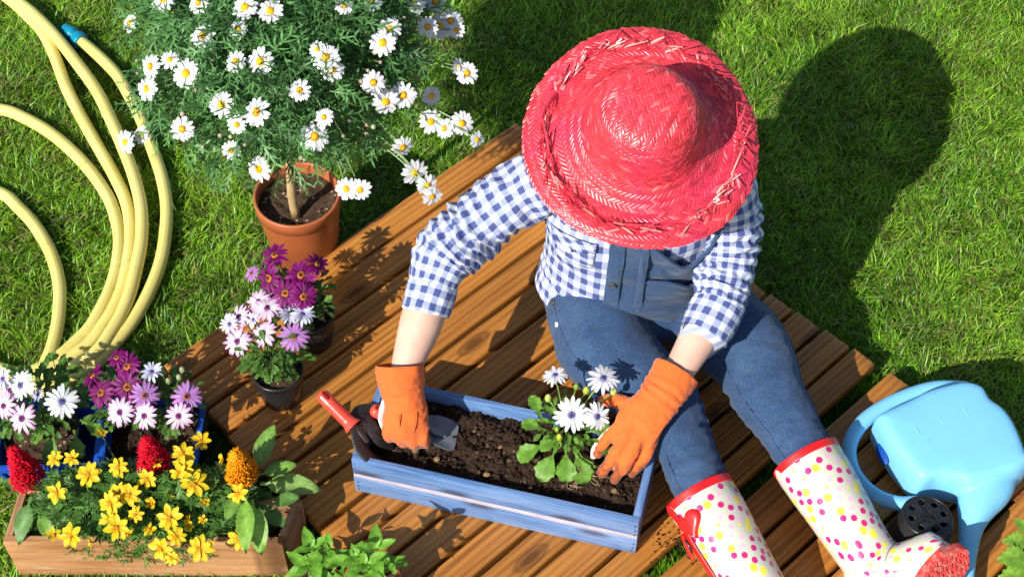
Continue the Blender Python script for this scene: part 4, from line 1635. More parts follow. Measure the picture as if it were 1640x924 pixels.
X = exx * su[:, None] + eyy * sv[:, None] + r.normal(0, .6, (n, 3)) + [0, 0, .25]
Z = np.array([0, 0, 1.0]) + r.normal(0, .45, (n, 3)) + VIEW * .3
BG = (0.072, 0.170, 0.028)
foliage('foliage', bid, [feather_leaf(.022, 3, .0038, BG, s, .5, .4) for s in range(5)], P, Z, X, r.uniform(.6, 1.25, n), 'leaf_fine', (.55, 1.5))
BF = [(142, 760, 1.05), (190, 748, .85), (92, 789, .9), (88, 735, .7), (115, 733, .7), (114, 857, 1.0), (177, 806, .95), (188, 845, 1.0), (207, 792, .95), (190, 790, .9), (176, 834, .85), (217, 824, .7), (272, 829, 1.05), (311, 775, 1.15), (293, 750, .95), (293, 726, 1.0), (286, 756, .8), (236, 767, .8),
      (322, 706, .8), (320, 878, 1.1), (257, 878, 1.0), (282, 858, .8), (383, 861, .95), (381, 790, .8), (276, 893, .6), (250, 740, .5), (375, 745, .6)]
items = []
lines = []
for (x, y, s) in BF:
    zz = .205 - .05 * max(0, (y - 800) / 90) + random.uniform(-.008, .010)
    p = np.array(at(x, y, zz))
    nrm = face_dir((p - bc) * [1, 1, 0], .15, .3, .3, 1.0, .22)
    flower('bidens', bid, p, nrm, s * 1.0)
    lines.append(stem_to(p * .6 + bc * .4 + [0, 0, .005], p, nrm, .3))
for (x, y) in ((163, 695), (206, 858), (87, 857), (147, 868), (357, 736), (277, 796), (256, 877), (328, 805), (303, 842), (244, 806), (325, 832), (240, 848), (302, 833)):
    p = np.array(at(x, y, .185 - .05 * max(0, (y - 800) / 90)))
    nrm = face_dir(None, 0, .3, .5, .3, .4)
    flower('bidens_small', bid, p, nrm, random.uniform(.7, 1.1))
    lines.append(stem_to(p * .7 + bc * .3, p, nrm, .3))
stems('flower_stems', lines, .0010, bid)


def celosia(x, y, z, H, R, col, label, name_label, leaves, base, seed, tip=(0, 0, 1)):
    """Feathery plume of many small tufts on a stem, with lance-shaped leaves as parts."""
    c = np.array(at(*base, .06)); c[2] = .0115
    t = thing('celosia', label, 'flowering plant', c, 'celosia plumes in the timber box')
    top = np.array(at(x, y, z))
    ax = np.array(tip, float); ax /= np.linalg.norm(ax)
    r = np.random.default_rng(seed)
    n = 1500
    s = r.uniform(0, 1, n) ** .8
    a = r.uniform(0, 2 * pi, n)
    prof = np.sin(pi * (0.16 + .83 * s) ** .62) ** .85
    lob = 1 + .22 * np.sin(a * 3 + s * 14) * np.sin(s * 21 + a)
    e1 = np.cross(ax, [0, 1, 0.1]); e1 /= np.linalg.norm(e1); e2 = np.cross(ax, e1)
    rad = R * prof * lob * r.uniform(.55, 1.0, n) ** .4
    P = top + ax * (s * H)[:, None] + e1 * (rad * np.cos(a))[:, None] + e2 * (rad * np.sin(a))[:, None]
    Z = e1 * np.cos(a)[:, None] + e2 * np.sin(a)[:, None] + ax * 1.0 + r.normal(0, .35, (n, 3))
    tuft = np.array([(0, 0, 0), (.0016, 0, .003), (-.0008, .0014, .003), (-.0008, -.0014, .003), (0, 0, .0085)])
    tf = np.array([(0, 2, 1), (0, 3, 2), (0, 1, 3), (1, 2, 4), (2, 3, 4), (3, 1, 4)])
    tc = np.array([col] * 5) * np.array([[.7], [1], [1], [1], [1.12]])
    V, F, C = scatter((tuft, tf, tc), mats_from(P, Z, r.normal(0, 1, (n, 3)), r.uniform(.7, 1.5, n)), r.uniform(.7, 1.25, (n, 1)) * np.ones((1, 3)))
    cv, cf = [], []
    mb = MB()
    L = spline([tuple(top - ax * .004) + (R * .45,), tuple(top + ax * H * .35) + (R * .55,), tuple(top + ax * H * .9) + (R * .08,)], 10)
    v2, f2, _ = sweep(L[:, :3], L[:, 3], 10)
    f2 = np.array([q_ if len(q_) == 3 else q_[:3] for q_ in f2] + [(q_[0], q_[2], q_[3]) for q_ in f2 if len(q_) == 4])
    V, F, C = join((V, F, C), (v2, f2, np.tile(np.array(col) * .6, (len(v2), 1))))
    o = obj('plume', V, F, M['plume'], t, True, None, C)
    stems('stem', [[tuple(c + [0, 0, .04]), tuple((c + top) / 2 + [0, 0, .012]), tuple(top)]], .0032, t, 'leaf_dull', (.22, .33, .08))
    for (lx, ly, lz, d_, ln, wd, lc) in leaves:
        Lm = leaf_mesh(ln, wd, 9, .18, .22, 0, 'lance', lc, 1.25, .012, seed + lx)
        o = link('leaf', new_mesh('leaf', Lm[0], Lm[1], M['leaf'], True, None, Lm[2]), t, Vector(at(lx, ly, lz)) - t.location)
        o.rotation_mode = 'QUATERNION'
        q0 = Vector(d_).normalized().to_track_quat('X', 'Z')
        o.rotation_quaternion = q0
    return t


RED, ORC = (0.84, 0.010, 0.042), (0.95, 0.42, 0.008)
G1, G2, G3 = (.10, .22, .045), (.17, .33, .055), (.075, .17, .035)
celosia(52, 776, .13, .092, .0215, RED, 'red plumed celosia at the left end of the timber box', '', [(50, 795, .155, (-.25, -1, -.35), .068, .030, G1), (64, 810, .15, (.3, -.8, -.5), .048, .026, G2), (70, 776, .12, (1, .25, .2), .06, .018, G3), (72, 758, .13, (.2, .6, .8), .05, .02, G3), (45, 783, .11, (-1, .3, .2), .04, .02, G1), (55, 800, .10, (.9, -.4, .1), .045, .02, G3)], (60, 830), 51, (-.12, .12, 1))
celosia(250, 757, .165, .088, .0205, RED, 'red plumed celosia rising in the middle of the timber box', '', [(240, 768, .15, (-.8, -.3, .3), .045, .018, G1), (262, 770, .15, (.8, -.3, .3), .045, .018, G3)], (250, 815), 52, (0, .1, 1))
celosia(390, 768, .165, .078, .0205, ORC, 'orange plumed celosia with big pale leaves at the right end of the timber box', '',
        [(408, 757, .15, (.35, .9, .55), .075, .034, G2), (412, 762, .15, (1, .28, .25), .058, .027, G2), (416, 774, .14, (1, -.10, .12), .092, .042, (.24, .40, .10)), (382, 772, .15, (-.7, .5, .5), .040, .018, G2), (394, 790, .20, (.05, -1, -.15), .085, .030, (.20, .38, .05)), (404, 800, .19, (.22, -1, -.4), .078, .036, (.22, .40, .06)), (385, 784, .19, (-.25, -.9, .2), .05, .024, G2),
         (415, 815, .15, (.6, -.4, .1), .045, .028, G3), (428, 810, .15, (.9, .2, .3), .045, .026, G1)], (395, 820), 53, (0, .06, 1))

# ================================================================== leafy herbs in terracotta pots at the bottom edge
BL = (.155, .36, .035)


def herb(x, y, h, R_, label, shoots, seed):
    c = np.array(at(x, y, h)); c[2] = DECK * (seed % 2)
    t = thing('potted_herb', label, 'potted plant', c, 'leafy green herbs in terracotta pots')
    make_pot(t, c, R_, R_ * .74, h - c[2], M['terracotta'], M['soil_pale'], .014, seed, th=.004)
    rr = random.Random(seed)
    lines = []
    meshes = []
    for k in range(5):
        Lm = leaf_mesh(.050, .0225, 8, .22, .30, 0, 'ovate', BL, 1.15, .006, seed * 10 + k)
        meshes.append(new_mesh('leaf', Lm[0], Lm[1], M['leaf'], True, None, Lm[2]))
    for (sx, sy, sz, a0, big) in shoots:
        tip = np.array(at(sx, sy, sz))
        b = c + np.array([(tip - c)[0] * .3, (tip - c)[1] * .3, h - c[2] - .014])
        lines.append([tuple(b), tuple((b + tip) / 2 + [0, 0, .004]), tuple(tip)])
        for lev in range(3):
            f_ = (0.55, .8, 1.0)[lev]
            p = b * (1 - f_) + tip * f_
            for sd in range(2):
                a = a0 + lev * pi / 2 + sd * pi + rr.uniform(-.25, .25)
                el = (-.1, .15, .55)[lev] + rr.uniform(-.1, .15)
                d_ = Vector((cos(a), sin(a), el))
                o = link('leaf', meshes[rr.randrange(5)], t, Vector(p) - t.location)
                o.rotation_mode = 'QUATERNION'
                o.rotation_quaternion = d_.to_track_quat('X', 'Z')
                s = big * (1.0, .9, .62)[lev] * rr.uniform(.85, 1.12)
                o.scale = (s, s, s)
        for sd in range(2):
            a = a0 + .8 + sd * pi
            o = link('leaf', meshes[rr.randrange(5)], t, Vector(tip) - t.location)
            o.rotation_mode = 'QUATERNION'
            o.rotation_quaternion = Vector((cos(a), sin(a), 1.5)).to_track_quat('X', 'Z')
            o.scale = (big * .32,) * 3
    stems('stems', lines, .0018, t, 'leaf_dull', (.20, .34, .07))
    return t


herb(502, 940, .085, .050, 'leafy green herb in the terracotta pot standing on the grass next to the timber box', [(500, 878, .135, .5, 1.0), (528, 884, .14, 1.7, 1.05), (540, 905, .13, .2, 1.1), (492, 905, .12, 1.0, 1.0)], 62)
herb(596, 925, .125, .046, 'leafy green herb in the terracotta pot standing on the deck below the blue planter', [(602, 880, .185, .15, 1.05), (565, 893, .17, 1.2, .9), (585, 905, .18, .7, 1.15), (622, 905, .165, 2.0, .8)], 63)

# bramble-like plant at the right edge
c = np.array(at(1672, 900, .11)); c[2] = DECK
rb = thing('bushy_plant', 'pale green plant with toothed veined leaves at the right edge of the deck', 'plant', c)
make_pot(rb, c, .045, .035, .075, M['terracotta'], M['soil'], .012, 71)
mesh_ = []
for k in range(4):
    Lm = leaf_mesh(.048, .040, 12, .25, .22, .16, 'ovate', (.19, .37, .04), .8, .008, 710 + k)
    mesh_.append(new_mesh('leaf', Lm[0], Lm[1], M['leaf'], True, None, Lm[2]))
lines = []
for i, (x, y, z, d_, s) in enumerate(((1652, 870, .16, (-1, .15, .1), .8), (1654, 892, .16, (-1, -.05, .1), 1.0), (1656, 921, .155, (-1, .0, .0), 1.0), (1650, 855, .165, (-.6, .7, .3), .6), (1662, 935, .15, (-1, -.5, .0), .9), (1668, 900, .18, (-.5, -.9, .2), .8), (1680, 880, .18, (.8, .5, .2), 1.0), (1685, 915, .17, (.9, -.4, .1), 1.0), (1665, 860, .18, (.2, 1, .2), .9), (1645, 915, .15, (-.9, .5, .2), .55))):
    p = Vector(at(x, y, z))
    o = link('leaf', mesh_[i % 4], rb, p - rb.location)
    o.rotation_mode = 'QUATERNION'
    o.rotation_quaternion = Vector(d_).to_track_quat('X', 'Z')
    o.scale = (s,) * 3
    lines.append([tuple(c + [0, 0, .07]), tuple((np.array(p) + c) / 2 + [0, 0, .06]), tuple(p)])
stems('stems', lines, .0015, rb, 'leaf_dull', (.2, .33, .08))

# ================================================================== blue painted planter
HP = 0.165
Bq = [np.array(at(x, y, DECK + .001)) for x, y in ((578, 793), (1022, 884))]           # front bottom edge
Tq = [np.array(at(x, y, HP)) for x, y in ((553, 727), (1020, 840))]                   # front top edge
Rk = [np.array(at(x, y, HP)) for x, y in ((606, 604), (1052, 694))]                   # rear top edge
FL_, FR_ = (Tq[0] + Bq[0]) / 2, (Tq[1] + Bq[1]) / 2
FL_ = np.array([FL_[0], FL_[1], 0]); FR_ = np.array([FR_[0], FR_[1], 0])
ex = (FR_ - FL_) / np.linalg.norm(FR_ - FL_)
ey = np.array([-ex[1], ex[0], 0])
Lp = np.linalg.norm(FR_ - FL_)
Wp = float(np.mean([(Rk[0] - Tq[0]) @ ey, (Rk[1] - Tq[1]) @ ey]))
cP = FL_ + ex * Lp / 2 + ey * Wp / 2
planter = thing('blue_planter_box', 'long streaky blue painted wooden planter filled with dark soil on the deck', 'planter', (cP[0], cP[1], DECK))
PB = lambda s, w_, z: FL_ + ex * s + ey * w_ + np.array([0, 0, z])
tk = 0.011
zm = DECK + .0480
# front and back: a lower and an upper board, a pale painted batten edge between them on the front
for side, w0, inw in (('front_board', 0.0, ey), ('back_board', Wp, -ey)):
    board(side, PB(0, w0, 0), PB(Lp, w0, 0), tk, DECK + .0006, zm - .0008, M['blue_paint'], planter, inw, .0014, 0, noise_=.0007, seed=5 + int(w0 * 100))
    board(side, PB(0, w0, 0), PB(Lp, w0, 0), tk, zm + .0108, HP, M['blue_paint'], planter, inw, .0020, 0, noise_=.0008, seed=9 + int(w0 * 100))
    board('batten', PB(0.0008, w0, 0) + inw * .0006, PB(Lp - .0008, w0, 0) + inw * .0006, tk - .001, zm - .0004, zm + .0104, M['pink_paint'], planter, inw, .0008, 0, seed=3)
for s0, inw in ((0.0, ex), (Lp, -ex)):
    board('end_board', PB(s0, tk + .0006, 0), PB(s0, Wp - tk - .0006, 0), tk + .002, DECK + .0008, HP - .0012, M['blue_paint'], planter, inw, .0018, 0, seed=12)
mb = MB()
for s0 in (.006, Lp - .006):
    for z in (.010, .020, .033, .062, .076, .092):
        p = PB(s0 + random.uniform(-.0012, .0012), -.0004, DECK + z)
        v, f = ellipsoid(p, (.0016, .0008, .0016), None, 8, 6)
        mb.add(v, f)
mb.build('nails', M['tool_black'], planter, kind='stuff', colors=False, uvs=False)
# soil: an uneven, cloddy surface
nu, nv = 260, 96
a_, b_ = np.meshgrid(np.linspace(tk + .002, Lp - tk - .002, nu), np.linspace(tk + .0008, Wp - tk - .0008, nv), indexing='ij')
Pl = np.column_stack([a_.ravel(), b_.ravel(), 0 * a_.ravel()])
zs = .138 + fbm(Pl * 14, 3, 61) * .006 + fbm(Pl * 50, 3, 62, .6) * .0058 + np.abs(fbm(Pl * 120, 2, 63)) * .0055 + fbm(Pl * 420, 2, 64) * .0012
zs += .012 * np.exp(-(((Pl[:, 0] - .27) / .09) ** 2 + ((Pl[:, 1] - .10) / .06) ** 2)) - .012 * np.exp(-((Pl[:, 0] / .09) ** 2 + ((Pl[:, 1] - .05) / .08) ** 2)) - .010 * np.exp(-(((Pl[:, 0] - .42) / .05) ** 2 + ((Pl[:, 1] - .02) / .03) ** 2))
SOILZ = lambda s, w_: float(np.interp(s, np.linspace(0, 1, 2), [.138, .138]))
V = FL_ + np.outer(Pl[:, 0], ex) + np.outer(Pl[:, 1], ey) + np.column_stack([0 * zs, 0 * zs, zs])
mb = MB()
mb.add(V, [(i * nv + j, (i + 1) * nv + j, (i + 1) * nv + j + 1, i * nv + j + 1) for i in range(nu - 1) for j in range(nv - 1)])
rr = random.Random(9)
for i in range(1100):
    k = rr.randrange(nu * nv)
    s = rr.choice((.0012, .0016, .0022, .003, .0042)) * rr.uniform(.7, 1.3)
    v, f = ellipsoid((0, 0, 0), (s, s * rr.uniform(.7, 1), s * rr.uniform(.6, .9)), Quaternion(Vector((rr.random(), rr.random(), rr.random())), rr.uniform(0, 6)), 7, 5)
    v = v * (1 + .22 * fbm(v * 500 + i, 1, 3))[:, None] + V[k] + [0, 0, s * .4]
    mb.add(v, f)
mb.build('soil', M['soil'], planter, kind='stuff', colors=False, uvs=False)
mb = MB()
for (x, y, s) in ((610, 708, .0085), (646, 712, .0075), (665, 722, .006), (780, 760, .0065), (800, 715, .005), (985, 785, .006), (930, 640, .005), (760, 690, .003), (700, 735, .006), (850, 640, .003)):
    v, f = ellipsoid((0, 0, 0), (s, s * .8, s * .7), None, 14, 10)
    v = v * (1 + .22 * fbm(v * 220 + x, 3, 4))[:, None] + np.array(at(x, y, .145))
    mb.add(v, f)
mb.build('clods', M['rootball'], planter, kind='stuff', colors=False, uvs=False)
# crumbs spilt on the deck by the planter's right end
mb = MB()
rr = random.Random(4)
for i in range(170):
    x, y = rr.gauss(1085, 32), rr.gauss(868, 20)
    if y > 905 or x < 1035:
        continue
    s = rr.uniform(.0007, .0024) * (1.7 if rr.random() < .06 else 1)
    v, f = ellipsoid(at(x, y, DECK + s * .3), (s, s * .8, s * .6), None, 6, 5)
    mb.add(v, f)
tag(mb.build('soil_crumbs', M['soil'], None, kind='stuff', colors=False, uvs=False), 'dark soil crumbs spilt on the deck between the planter and the boot')

# white african daisy being planted
ps = np.array(at(905, 742, .142))
seedl = thing('african_daisy_seedling', 'white flowered african daisy seedling with bare root ball standing in the blue planter', 'flowering plant', ps)
rbp = np.array(at(925, 748, .150))
v, f = ellipsoid((0, 0, 0), (.034, .026, .019), None, 40, 26)
v = v * (1 + .13 * fbm(v * 90, 4, 6, .6))[:, None] + rbp
obj('root_ball', v, f, M['rootball'], seedl)
mb = MB()
rr = random.Random(3)
for i in range(26):
    a = rr.uniform(-2.6, .2)
    p0 = rbp + np.array([.030 * cos(a), .024 * sin(a), rr.uniform(-.012, .008)])
    p1 = p0 + np.array([cos(a) * .012 + rr.uniform(-.008, .008), sin(a) * .010 + rr.uniform(-.006, .006), rr.uniform(-.004, .006)])
    p2 = p1 + np.array([rr.uniform(-.012, .012), rr.uniform(-.008, .004), rr.uniform(-.006, .002)])
    V, F, uv = sweep(spline([tuple(p0), tuple(p1), tuple(p2)], 10), .0005, 5)
    mb.add(V, F, (.42, .30, .17))
mb.build('roots', M['leaf_dull'], seedl, kind='stuff', uvs=False)
pl0 = np.array(at(905, 700, .165))
bushy(seedl, pl0 + [0, 0.006, 0], 95, .040, .052, [leaf_mesh(.022, .010, 7, .3, .3, .1, 'spat', (.115, .24, .028), 1.2, .004, s) for s in range(3)], .166, (.55, 1.0), seed=15)
for k in range(4):
    Lm = leaf_mesh(.042, .030, 10, .30, .25, .10, 'spat', (.15, .32, .035), .82, .010, 900 + k)
    mesh_.append(new_mesh('leaf', Lm[0], Lm[1], M['leaf'], True, None, Lm[2]))
for i, (x, y, z, d_, s) in enumerate(((880, 708, .180, (-1, -.4, -.15), 1.15), (893, 715, .178, (-.55, -1, -.2), 1.2), (906, 714, .18, (.0, -1, -.15), 1.15), (918, 716, .18, (.35, -1, -.25), 1.2), (932, 702, .185, (1, -.35, .0), 1.05), (938, 692, .195, (1, .0, .25), .9), (876, 690, .19, (-1, .3, .3), .85), (925, 722, .175, (.6, -1, -.3), .9), (868, 670, .2, (-.4, .6, .8), .8), (897, 700, .19, (-.9, -.7, .3), .8))):
    p = Vector(at(x, y, z))
    o = link('leaf', mesh_[4 + i % 4], seedl, p - seedl.location)
    o.rotation_mode = 'QUATERNION'
    o.rotation_quaternion = Vector(d_).to_track_quat('X', 'Z')
    o.scale = (s,) * 3
lines = [[tuple(pl0 + [0, 0, -.02]), tuple(pl0 + [.002, 0, .02]), tuple(pl0 + [0, .01, .05])]]
for (x, y, z, s, nv_) in ((915, 664, .245, 1.08, (0, -.75, .75)), (956, 667, .240, .88, (.35, -.6, .7)), (889, 601, .275, .78, (-.15, .15, 1.0)), (966, 606, .285, 1.0, (.05, .02, 1.0))):
    p = np.array(at(x, y, z))
    flower('white', seedl, p, nv_, s)
    lines.append(stem_to(pl0 + [0, .005, .015], p, nv_, .35))
mb = MB()
for (x, y, z, s, c_) in ((878, 638, .235, .0075, (.42, .50, .12)), (939, 626, .250, .0075, (.40, .46, .06)), (983, 628, .25, .0072, (.45, .52, .13)), (896, 701, .20, .0068, (.48, .50, .04)), (892, 688, .2, .005, (.3, .42, .05)), (923, 620, .245, .006, (.2, .34, .06))):
    p = np.array(at(x, y, z))
    v, f = ellipsoid(p, (s * .8, s * .8, s), None, 10, 8)
    v[:, 2] += np.where(v[:, 2] > p[2], (v[:, 2] - p[2]) * .5, 0)
    mb.add(v, f, c_)
    lines.append(stem_to(pl0 + [0, .005, .015], p, (0, 0, 1), .2))
mb.build('buds', M['leaf_dull'], seedl, kind='stuff', uvs=False)
stems('flower_stems', lines, .0017, seedl, 'leaf_dull', (.20, .34, .07))

# ================================================================== hand tools
def handle_mesh(p0, p1, R, name, parent, flare=True):
    """Ribbed plastic grip from its rounded butt p0 to its collar p1; its hanging hole is a dark disc added separately."""
    p0, p1 = np.array(p0), np.array(p1)
    L = np.linalg.norm(p1 - p0)
    n = 260
    s = np.linspace(0, 1, n)
    Pn = p0 + np.outer(s, p1 - p0)
    r = np.where(s < .10, R * np.sqrt(np.clip(1 - ((.10 - s) / .10) ** 2, 0.0004, 1)), R)
    r = r * (1 + .04 * np.sin(s * pi))
    ribs = (s > .30) & (s < .80)
    r = r - ribs * R * .13 * (np.sin((s - .30) * 2 * pi * 24) < -.1)
    r = np.where(s > .86, R * (1 + (s - .86) / .14 * .38), r)
    V, F, uv = sweep(Pn, r, 28)
    o = obj(name, V, F, M['red_plastic'], parent)
    return o


fk_a, fk_b = np.array(at(512, 629, .215)), np.array(at(566, 683, .188))
fork = thing('hand_fork', 'black hand fork with red ribbed grip leaning over the left end of the blue planter', 'garden tool', fk_b)
handle_mesh(fk_a, fk_b, .0118, 'grip', fork)
ax_ = (fk_b - fk_a) / np.linalg.norm(fk_b - fk_a)
sd_ = np.cross(ax_, [0, 0, 1.0]); sd_ /= np.linalg.norm(sd_)
upn = np.cross(sd_, ax_)
hole = fk_a + ax_ * .013 + upn * .0114
v, f = ellipsoid((0, 0, 0), (.010, .0042, .0012), None, 20, 8)
obj('hanging_hole_shade', v @ np.array([ax_, sd_, upn]) + hole, f, M['handle_hole_shade'], fork)  # dark disc on the grip, the hole's shade put into its colour
neck = fk_b + ax_ * .018
V, F = limb([tuple(fk_b - ax_ * .004) + (.008,), tuple(neck) + (.0065,), tuple(neck + ax_ * .012 - [0, 0, .004]) + (.006,)], 10, 12)
obj('neck', V, F, M['tool_black'], fork)
tips = [((574, 664), (592, 655), (620, 668), (648, 690)), ((573, 690), (577, 715), (596, 735), (618, 742)), ((580, 672), (598, 690), (612, 705), (630, 716))]
for tp in tips:
    zz = (.186, .176, .158, .136)
    pts = [tuple(neck + ax_ * .004 - [0, 0, .003]) + (.0055, .008)] + [tuple(at(x, y, z)) + (w_ * .8, w_ * 2.6) for (x, y), z, w_ in zip(tp, zz, (.0050, .0052, .0046, .0022))]
    V, F = limb(pts, 26, 12)
    obj('tine', V, F, M['tool_black'], fork)

# trowel held by the glove
tr_a, tr_b = np.array(at(593, 655, .186)), np.array(at(676, 684, .158))
trowel = thing('hand_trowel', 'grey steel trowel with red grip held in the orange glove over the soil', 'garden tool', tr_b)
handle_mesh(tr_a, tr_b, .0118, 'grip', trowel)
ax_ = (tr_b - tr_a) / np.linalg.norm(tr_b - tr_a)
sd_ = np.cross(ax_, [0, 0, 1.0]); sd_ /= np.linalg.norm(sd_); upn = np.cross(sd_, ax_)
v, f = ellipsoid((0, 0, 0), (.008, .0042, .0012), None, 20, 8)
obj('hanging_hole_shade', v @ np.array([ax_, sd_, upn]) + tr_a + ax_ * .013 + upn * .0114, f, M['handle_hole_shade'], trowel)  # same dark disc, painted shade instead of a cut hole
V, F = limb([tuple(tr_b - ax_ * .004) + (.0085,), tuple(tr_b + ax_ * .015) + (.0065,), tuple(tr_b + ax_ * .03 - [0, 0, .004]) + (.005,)], 10, 12)
obj('neck', V, F, M['tool_metal'], trowel)
out_ = [(668, 690), (672, 672), (690, 664), (712, 668), (737, 680), (735, 690), (731, 706), (729, 727), (712, 722), (690, 712), (672, 704)]
cn = np.array(at(704, 694, .150))
ring = [np.array(at(x, y, .156 - .020 * max(0, (x - 690)) / 45)) for x, y in out_]
mb = MB()
V = []
K = len(ring)
for t in (0.0, .33, .66, .9, 1.0):
    for p in ring:
        q_ = cn * (1 - t) + p * t
        q_ = q_ + np.array([0, 0, .0075 * (t ** 2) - .004 + (.0035 if t == 0 else 0)])
        V.append(q_)
V = np.array(V)
F = []
for i in range(4):
    for j in range(K):
        k = (j + 1) % K
        F.append((i * K + j, (i + 1) * K + j, (i + 1) * K + k, i * K + k))
o = obj('blade', V, F, M['tool_metal'], trowel)
sm = o.modifiers.new('thickness', 'SOLIDIFY'); sm.thickness = .0016
su_ = o.modifiers.new('smooth', 'SUBSURF'); su_.levels = 1; su_.render_levels = 1
V, F = limb([tuple(at(672, 680, .163)) + (.006,), tuple(at(694, 690, .1585)) + (.0055,), tuple(at(712, 698, .150)) + (.003,)], 14, 12)
obj('shank', V, F, M['tool_metal'], trowel)

# ================================================================== watering can lying on its side
OUT = [(1393, 692), (1398, 680), (1420, 664), (1450, 648), (1480, 632), (1512, 622), (1545, 617), (1570, 626), (1577, 640), (1584, 652), (1604, 668), (1622, 700), (1638, 752), (1640, 766), (1622, 784), (1598, 794), (1568, 804),
       (1540, 810), (1524, 805), (1490, 800), (1462, 803), (1440, 780), (1415, 742)]
ZC = DECK + .050
oc_ = np.array(OUT, float)
tg_ = np.roll(oc_, -1, 0) - np.roll(oc_, 1, 0)
on_ = np.column_stack([tg_[:, 1], -tg_[:, 0]]); on_ /= np.linalg.norm(on_, axis=1)[:, None]
# what shows as the outline is the upper rim on the far side and the flank on the near side
lz_ = np.array([max(-.6, -n_[1]) for n_ in on_])
for _ in range(3):
    lz_ = (np.roll(lz_, 1) + 2 * lz_ + np.roll(lz_, -1)) / 4
cO = np.array([np.array(at(x, y, ZC - .012 + .036 * n_)) * [1, 1, 0] + [0, 0, ZC] for (x, y), n_ in zip(OUT, lz_)])
cm = cO.mean(axis=0)
can = thing('watering_can', 'light blue plastic watering can lying on its side on the deck', 'watering can', (cm[0], cm[1], DECK))
Q = spline([tuple(p) for p in cO] + [tuple(cO[0])], 120)[:-1]
ctr = np.array(at(1515, 720, ZC))
LAY = [(-.049, .62), (-.047, .84), (-.041, .95), (-.028, .99), (0, 1.0), (.020, .993), (.032, .975), (.0395, .95), (.0440, .91), (.0465, .85), (.0482, .70), (.0495, .5), (.050, .25)]
V = []
K = len(Q)
for dz, k in LAY:
    # inset measured from the rim, not scaled, so the edge rounding is even
    for i in range(K):
        d_ = ctr - Q[i]
        L = np.linalg.norm(d_)
        V.append(Q[i] + d_ / L * min(L * (1 - k), L * .98) * 1.0 + np.array([0, 0, dz]))
V = np.array(V)
F = []
for i in range(len(LAY) - 1):
    for j in range(K):
        k = (j + 1) % K
        F.append((i * K + j, i * K + k, (i + 1) * K + k, (i + 1) * K + j))
V = np.vstack([V, ctr + [0, 0, .0503], ctr + [0, 0, -.049]])
t_, b_ = len(V) - 2, len(V) - 1
for j in range(K):
    k = (j + 1) % K
    F.append((t_, (len(LAY) - 1) * K + j, (len(LAY) - 1) * K + k))
    F.append((b_, k, j))
body_p = (V, F)
HPX = [(1545, 622, .112, .016), (1500, 622, .116, .0165), (1455, 634, .116, .0165), (1410, 655, .115, .0160), (1378, 680, .114, .0155), (1361, 712, .112, .015), (1363, 745, .110, .0145), (1380, 774, .108, .0145), (1408, 796, .106, .0145), (1440, 806, .104, .015), (1468, 806, .102, .016)]
hd = [tuple(at(x, y, z)) + (r_ * .80, r_ * .86) for x, y, z, r_ in HPX]
SPX = [(1590, 728, .108, .034, .046), (1580, 775, .108, .036, .046), (1564, 812, .107, .032, .033), (1556, 842, .104, .024, .0215), (1551, 875, .10, .017, .0165), (1548, 924, .098, .0135, .0130), (1546, 985, .095, .012, .012), (1545, 1010, .095, .0165, .0165), (1545, 1020, .095, .0175, .0175)]
sp_ = [tuple(at(x, y, z)) + (r1, r2) for x, y, z, r1, r2 in SPX]
V, F, N_ = remesh([body_p, limb(sp_, 40, 24)], .0032, 9)
obj('body', V, F, M['can_plastic'], can)
V, F = limb(hd, 60, 18)
obj('handle', V, F, M['can_plastic'], can)
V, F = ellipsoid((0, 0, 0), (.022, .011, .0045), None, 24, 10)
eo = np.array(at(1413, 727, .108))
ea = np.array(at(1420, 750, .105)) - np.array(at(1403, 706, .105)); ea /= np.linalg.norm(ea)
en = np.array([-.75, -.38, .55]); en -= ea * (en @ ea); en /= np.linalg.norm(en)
obj('filler_opening_shade', V @ np.array([ea, np.cross(en, ea), en]) + eo, F, M['can_hole_shade'], can)  # solid dark cap; the opening's shade is painted, nothing is cut
for (x, y) in ((1470, 690), (1507, 673), (1546, 658)):
    p, q_ = np.array(at(x - 3.5, y - 6, ZC + .0494)), np.array(at(x + 3.5, y + 6, ZC + .0494))
    V, F = limb([tuple(p) + (.0011,), tuple(q_) + (.0011,)], 4, 8)
    obj('level_mark', V, F, M['can_plastic'], can)

# ================================================================== upturned nursery pot
ct = np.array(at(1482, 834, DECK + .085)); ct[2] = DECK
up_ = thing('upturned_pot', 'black plastic plant pot standing upside down beside the watering can, holes in its base', 'plant pot', ct)
hb = .085
R1, R0 = .0425, .052
holes = [(k * pi / 4 + .2, .028, .0058) for k in range(8)]
# base disc with real holes: built as a fine polar grid with the hole cells left out
nr, na = 24, 160
V, F = [], []
for i in range(nr + 1):
    for j in range(na):
        r_, a = (R1 - .003) * i / nr, 2 * pi * j / na
        V.append((r_ * cos(a), r_ * sin(a), hb - .0025 * (i < 8) - .0012))
for i in range(nr):
    for j in range(na):
        r_, a = (R1 - .003) * (i + .5) / nr, 2 * pi * (j + .5) / na
        x, y = r_ * cos(a), r_ * sin(a)
        if any((x - hr * cos(ha)) ** 2 + (y - hr * sin(ha)) ** 2 < hs ** 2 for ha, hr, hs in holes):
            continue
        k = (j + 1) % na
        F.append((i * na + j, (i + 1) * na + j, (i + 1) * na + k, i * na + k))
V = np.array(V)
tilt = Matrix.Rotation(radians(-7), 3, 'X') @ Matrix.Rotation(radians(4), 3, 'Y')
tm = np.array(tilt).T
o = obj('base', V @ tm + ct, F, M['black_plastic'], up_)
sm = o.modifiers.new('thickness', 'SOLIDIFY'); sm.thickness = .0015
